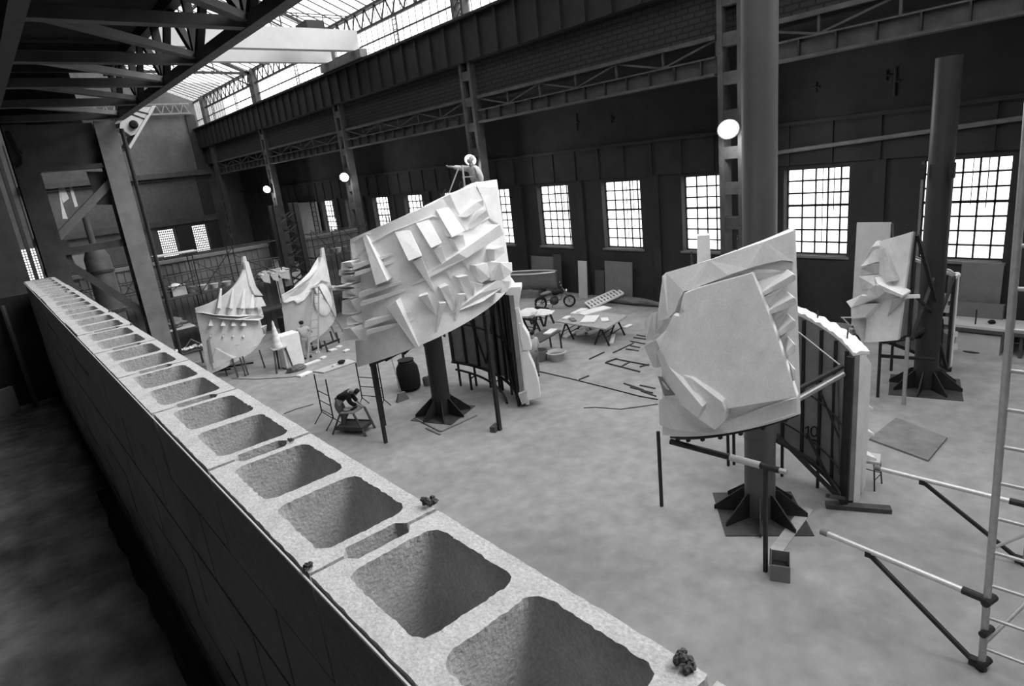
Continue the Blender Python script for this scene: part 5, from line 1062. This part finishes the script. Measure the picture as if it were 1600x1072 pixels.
# ================================================================== PEOPLE
def skin(name, chains, m, parent=None, xf=None, sub=1, root=0, label=None, org=None):
    """chains: lists of (x, y, z, r); points that coincide are shared"""
    V, Rr, E, key = [], [], [], {}
    for ch in chains:
        pr = None
        for x, y, z, r in ch:
            k = (round(x, 3), round(y, 3), round(z, 3))
            if k not in key: key[k] = len(V); V.append(xf @ Vector((x, y, z))); Rr.append(r)
            i = key[k]
            if pr is not None and pr != i: E.append((pr, i))
            pr = i
    o0 = ORG[parent.name] if parent is not None else Vector(org)
    me = bpy.data.meshes.new(name); me.from_pydata([v - o0 for v in V], E, []); ob = bpy.data.objects.new(name, me); COL.objects.link(ob)
    if parent is not None: ob.parent = parent
    else: ob.location = o0
    ORG[ob.name] = o0
    md = ob.modifiers.new('skin', 'SKIN'); md.use_smooth_shade = True; md.branch_smoothing = .2
    for i, sv in enumerate(me.skin_vertices[0].data): sv.radius = (Rr[i] * SCALE_R, Rr[i] * SCALE_R); sv.use_root = (i == root)
    sb = ob.modifiers.new('soft', 'SUBSURF'); sb.levels = sub; sb.render_levels = sub
    me.materials.append(M[m])
    if label: ob['label'] = label
    return ob
SCALE_R = 1.22
def hand(w, d, side, up=(0, 0, 1)):
    """palm and five bent fingers: w wrist, d pointing direction (local), side: thumb direction"""
    w, d, sd = Vector(w), Vector(d).normalized(), Vector(side).normalized(); sd = (sd - d * sd.dot(d)).normalized(); nn = d.cross(sd)
    P = w + d * .075; out = [[(*w, .026), (*P, .034)]]
    for k, (off, ln) in enumerate(((.030, .070), (.011, .080), (-.010, .076), (-.030, .058))):
        a = P + d * .022 + sd * off; b = a + d * ln * .55 + nn * .01; c = b + d * ln * .42 + nn * .028
        out.append([(*P, .034), (*a, .011), (*b, .0095), (*c, .008)])
    t0 = w + d * .03 + sd * .034; t1 = t0 + d * .035 + sd * .024; t2 = t1 + d * .032 + nn * .012
    out.append([(*w, .026), (*t0, .014), (*t1, .011), (*t2, .009)])
    return out
def person(label, base, yaw, J, cloth, shoes='rubber', hairlen=.0, cap=None):
    """J: joints in local space (x right, y forward, z up)"""
    T = Matrix.Translation(Vector(base)) @ Matrix.Rotation(yaw, 4, 'Z'); g = lambda k, r: (*J[k], r); v = lambda k: Vector(J[k])
    hd = (v('head') - v('neck')).normalized(); f = Vector(J.get('face', (0, 1, 0))); f = (f - hd * f.dot(hd)).normalized(); rt = f.cross(hd)
    N = v('neck'); c0 = N + hd * .10; c1 = N + hd * .17 + f * .012; c2 = N + hd * .235
    nose = c0 + hd * .055 + f * .10; chin = c0 - hd * .005 + f * .055
    ch = [[g('pelvis', .125), g('waist', .112), g('chest', .135), (*N, .058), (*c0, .070), (*c1, .086), (*c2, .070)],
          [(*c0, .070), (*chin, .034)], [(*c1, .086), (*nose, .016)]]
    for s_ in (-1, 1): e = c1 + rt * .088 * s_ - hd * .02; ch.append([(*c1, .086), (*e, .02)])
    for s_ in 'LR':
        ch.append([g('chest', .135), g('sh' + s_, .062), g('el' + s_, .043), g('wr' + s_, .028)])
        d = v('wr' + s_) - v('el' + s_); ch += hand(J['wr' + s_], J.get('hd' + s_, d), (rt * (1 if s_ == 'L' else -1)) + Vector((0, .3, .3)))
        ch.append([g('pelvis', .125), g('hip' + s_, .092), g('kn' + s_, .058), g('an' + s_, .040), (*(v('an' + s_) + Vector((0, .13, -.05))), .034)])
    b = skin('person', ch, 'skin', None, T, 1, 0, org=base); tag(b, label, 'person')
    # trousers, shirt, hair, shoes
    tr = [[g('pelvis', .142), g('waist', .122)]]
    for s_ in 'LR': tr.append([g('pelvis', .142), g('hip' + s_, .108), g('kn' + s_, .078), (*(v('kn' + s_).lerp(v('an' + s_), .92)), .066)])
    skin('trousers', tr, cloth[1], b, T)
    up = [[(*v('pelvis').lerp(v('waist'), .55), .135), g('waist', .135), g('chest', .158), (*v('chest').lerp(N, .95), .070)]]
    for s_ in 'LR': up.append([g('chest', .158), g('sh' + s_, .082), g('el' + s_, .062), (*(v('el' + s_).lerp(v('wr' + s_), cloth[2])), .050)])
    skin('shirt', up, cloth[0], b, T)
    skin('belt', [[(*v('pelvis').lerp(v('waist'), .35), .146), (*v('pelvis').lerp(v('waist'), .62), .143)]], 'belt', b, T)
    hc = c1 + hd * .035 - f * .02
    skin('hair', [[(*(c0 - f * .05), .062 + hairlen), (*(c1 - f * .035), .092), (*hc, .098), (*(c2 + hd * .0 + f * .02), .084)]], cap or 'hair', b, T)
    for s_ in 'LR': a = v('an' + s_); skin('shoe', [[(*(a + Vector((0, -.05, -.045))), .042), (*(a + Vector((0, .06, -.05))), .042), (*(a + Vector((0, .17, -.058))), .034)]], shoes, b, T)
    return b
def stand(**k):
    J = dict(pelvis=(0, 0, .93), waist=(0, .01, 1.08), chest=(0, .0, 1.30), neck=(0, .01, 1.47), head=(0, .02, 1.72),
             shL=(-.19, 0, 1.40), elL=(-.25, -.02, 1.12), wrL=(-.25, .08, .88), shR=(.19, 0, 1.40), elR=(.25, -.02, 1.12), wrR=(.25, .08, .88),
             hipL=(-.10, 0, .88), knL=(-.12, .02, .48), anL=(-.12, -.01, .09), hipR=(.10, 0, .88), knR=(.12, .02, .48), anR=(.12, -.01, .09)); J.update(k); return J
yaw_to = lambda dx, dy: math.atan2(-dx, dy)
# standing by the ladder, back to the camera, right arm reaching to the ladder rail
c = F(482, 560); person('person seen from behind in pale shirt and trousers, steadying the stepladder', (c.x, c.y, 0), yaw_to(.25, 1), stand(elR=(.36, .14, 1.16), wrR=(.42, .36, 1.05), hdR=(.1, 1, .1), elL=(-.27, .02, 1.12), wrL=(-.22, .2, .95), anL=(-.14, -.06, .09), anR=(.13, .05, .09), head=(.01, .04, 1.72)), ('shirt', 'trousers', .2))
# bending over the trestle stool
p = Zp(534, 628, .90); c = Vector((p.x, p.y + .1, 0))
person('person in dark jacket bending far over the trestle stool', c, yaw_to(.75, -.66), stand(pelvis=(0, -.12, .86), waist=(0, .02, 1.00), chest=(0, .22, 1.14), neck=(0, .38, 1.20), head=(0, .56, 1.14), face=(0, .3, -1),
       shL=(-.19, .30, 1.14), elL=(-.24, .36, .90), wrL=(-.14, .50, .76), shR=(.19, .30, 1.14), elR=(.24, .38, .88), wrR=(.12, .56, .76), hdL=(.1, .6, -.4), hdR=(-.1, .6, -.4), hipL=(-.10, -.1, .82), knL=(-.12, .04, .46), anL=(-.13, -.08, .09), hipR=(.10, -.1, .82), knR=(.12, .06, .46), anR=(.13, .0, .09)), ('jacket', 'denim', .85), hairlen=.035)
# on the platform behind the top of the largest sculpture
r_ = ray(741, 252); k_ = math.hypot(10.15, 14.0) / math.hypot(r_.x, r_.y); hp = EYE + r_ * k_; fz = hp.z - 1.58
wp = thing('work_platform', 'plank platform inside the top of the largest sculpture', 'platform', (hp.x, hp.y, fz))
MB().bar((CA[0], CA[1] + .4, fz - .03), (hp.x + .05, hp.y - .35, fz - .03), .9, .05).build('deck_board', 'wood', wp)
MB().tube((CA[0], CA[1], 5.85), (CA[0], CA[1], fz - .055), .1, 12).build('stub', 'steel', wp)
gq = lambda x, y: Pp(x, y, hp + Vector((-.25, -.1, 0)), (hp.x, hp.y, 0))
m = MB(); a_ = gq(722, 258); m.tube(a_, (a_.x, a_.y, fz - .0), .025, 8); b_ = gq(739, 276); m.tube(gq(722, 277), b_, .015, 6); m.tube(gq(717, 261), gq(700, 306), .02, 6); m.build('guard_rail', 'boardlight', wp)
person('person in pale clothes on top of the largest sculpture, arm stretched to the left', (hp.x, hp.y, fz), yaw_to(-.9, .3), stand(head=(0, .12, 1.68), neck=(0, .07, 1.46), chest=(0, .03, 1.29), shL=(-.19, .05, 1.40), shR=(.19, .05, 1.40), elR=(.22, .34, 1.44), wrR=(.16, .58, 1.50), hdR=(0, 1, .1), elL=(-.30, -.04, 1.16), wrL=(-.26, .0, .93)), ('shirt', 'trousers', .85), cap='shirt')
# half hidden behind the right edge of the largest sculpture
c = F(838, 590); person('person in pale shirt and dark trousers half hidden behind the lower spiked edge', (c.x, c.y, 0), yaw_to(-.2, 1), stand(elL=(-.24, .18, 1.16), wrL=(-.12, .36, 1.12)), ('shirt', 'denim', .3))
# behind the rim of the section marked 10
hp = Zp(1334, 513, 1.66); person('person in dark cap standing beyond the rim of the section marked 10', (hp.x, hp.y, 0), yaw_to(-.8, .5), stand(elL=(-.28, .16, 1.2), wrL=(-.2, .42, 1.42), hdL=(0, .6, .8)), ('jacket', 'denim', .85), cap='black')
t = MB(); a_ = Zp(1330, 501, 1.75); q = lambda x, y: Pp(x, y, hp + Vector((-.2, -.3, 0)), (hp.x, hp.y, 0)); t.bar(q(1314, 496), q(1338, 496), .03, .03); t.bar(q(1316, 496), q(1328, 508), .035, .03)
tag(t.build('hand_tool', 'alu'), 'bright L-shaped tool held up beside the dark cap', 'tool')
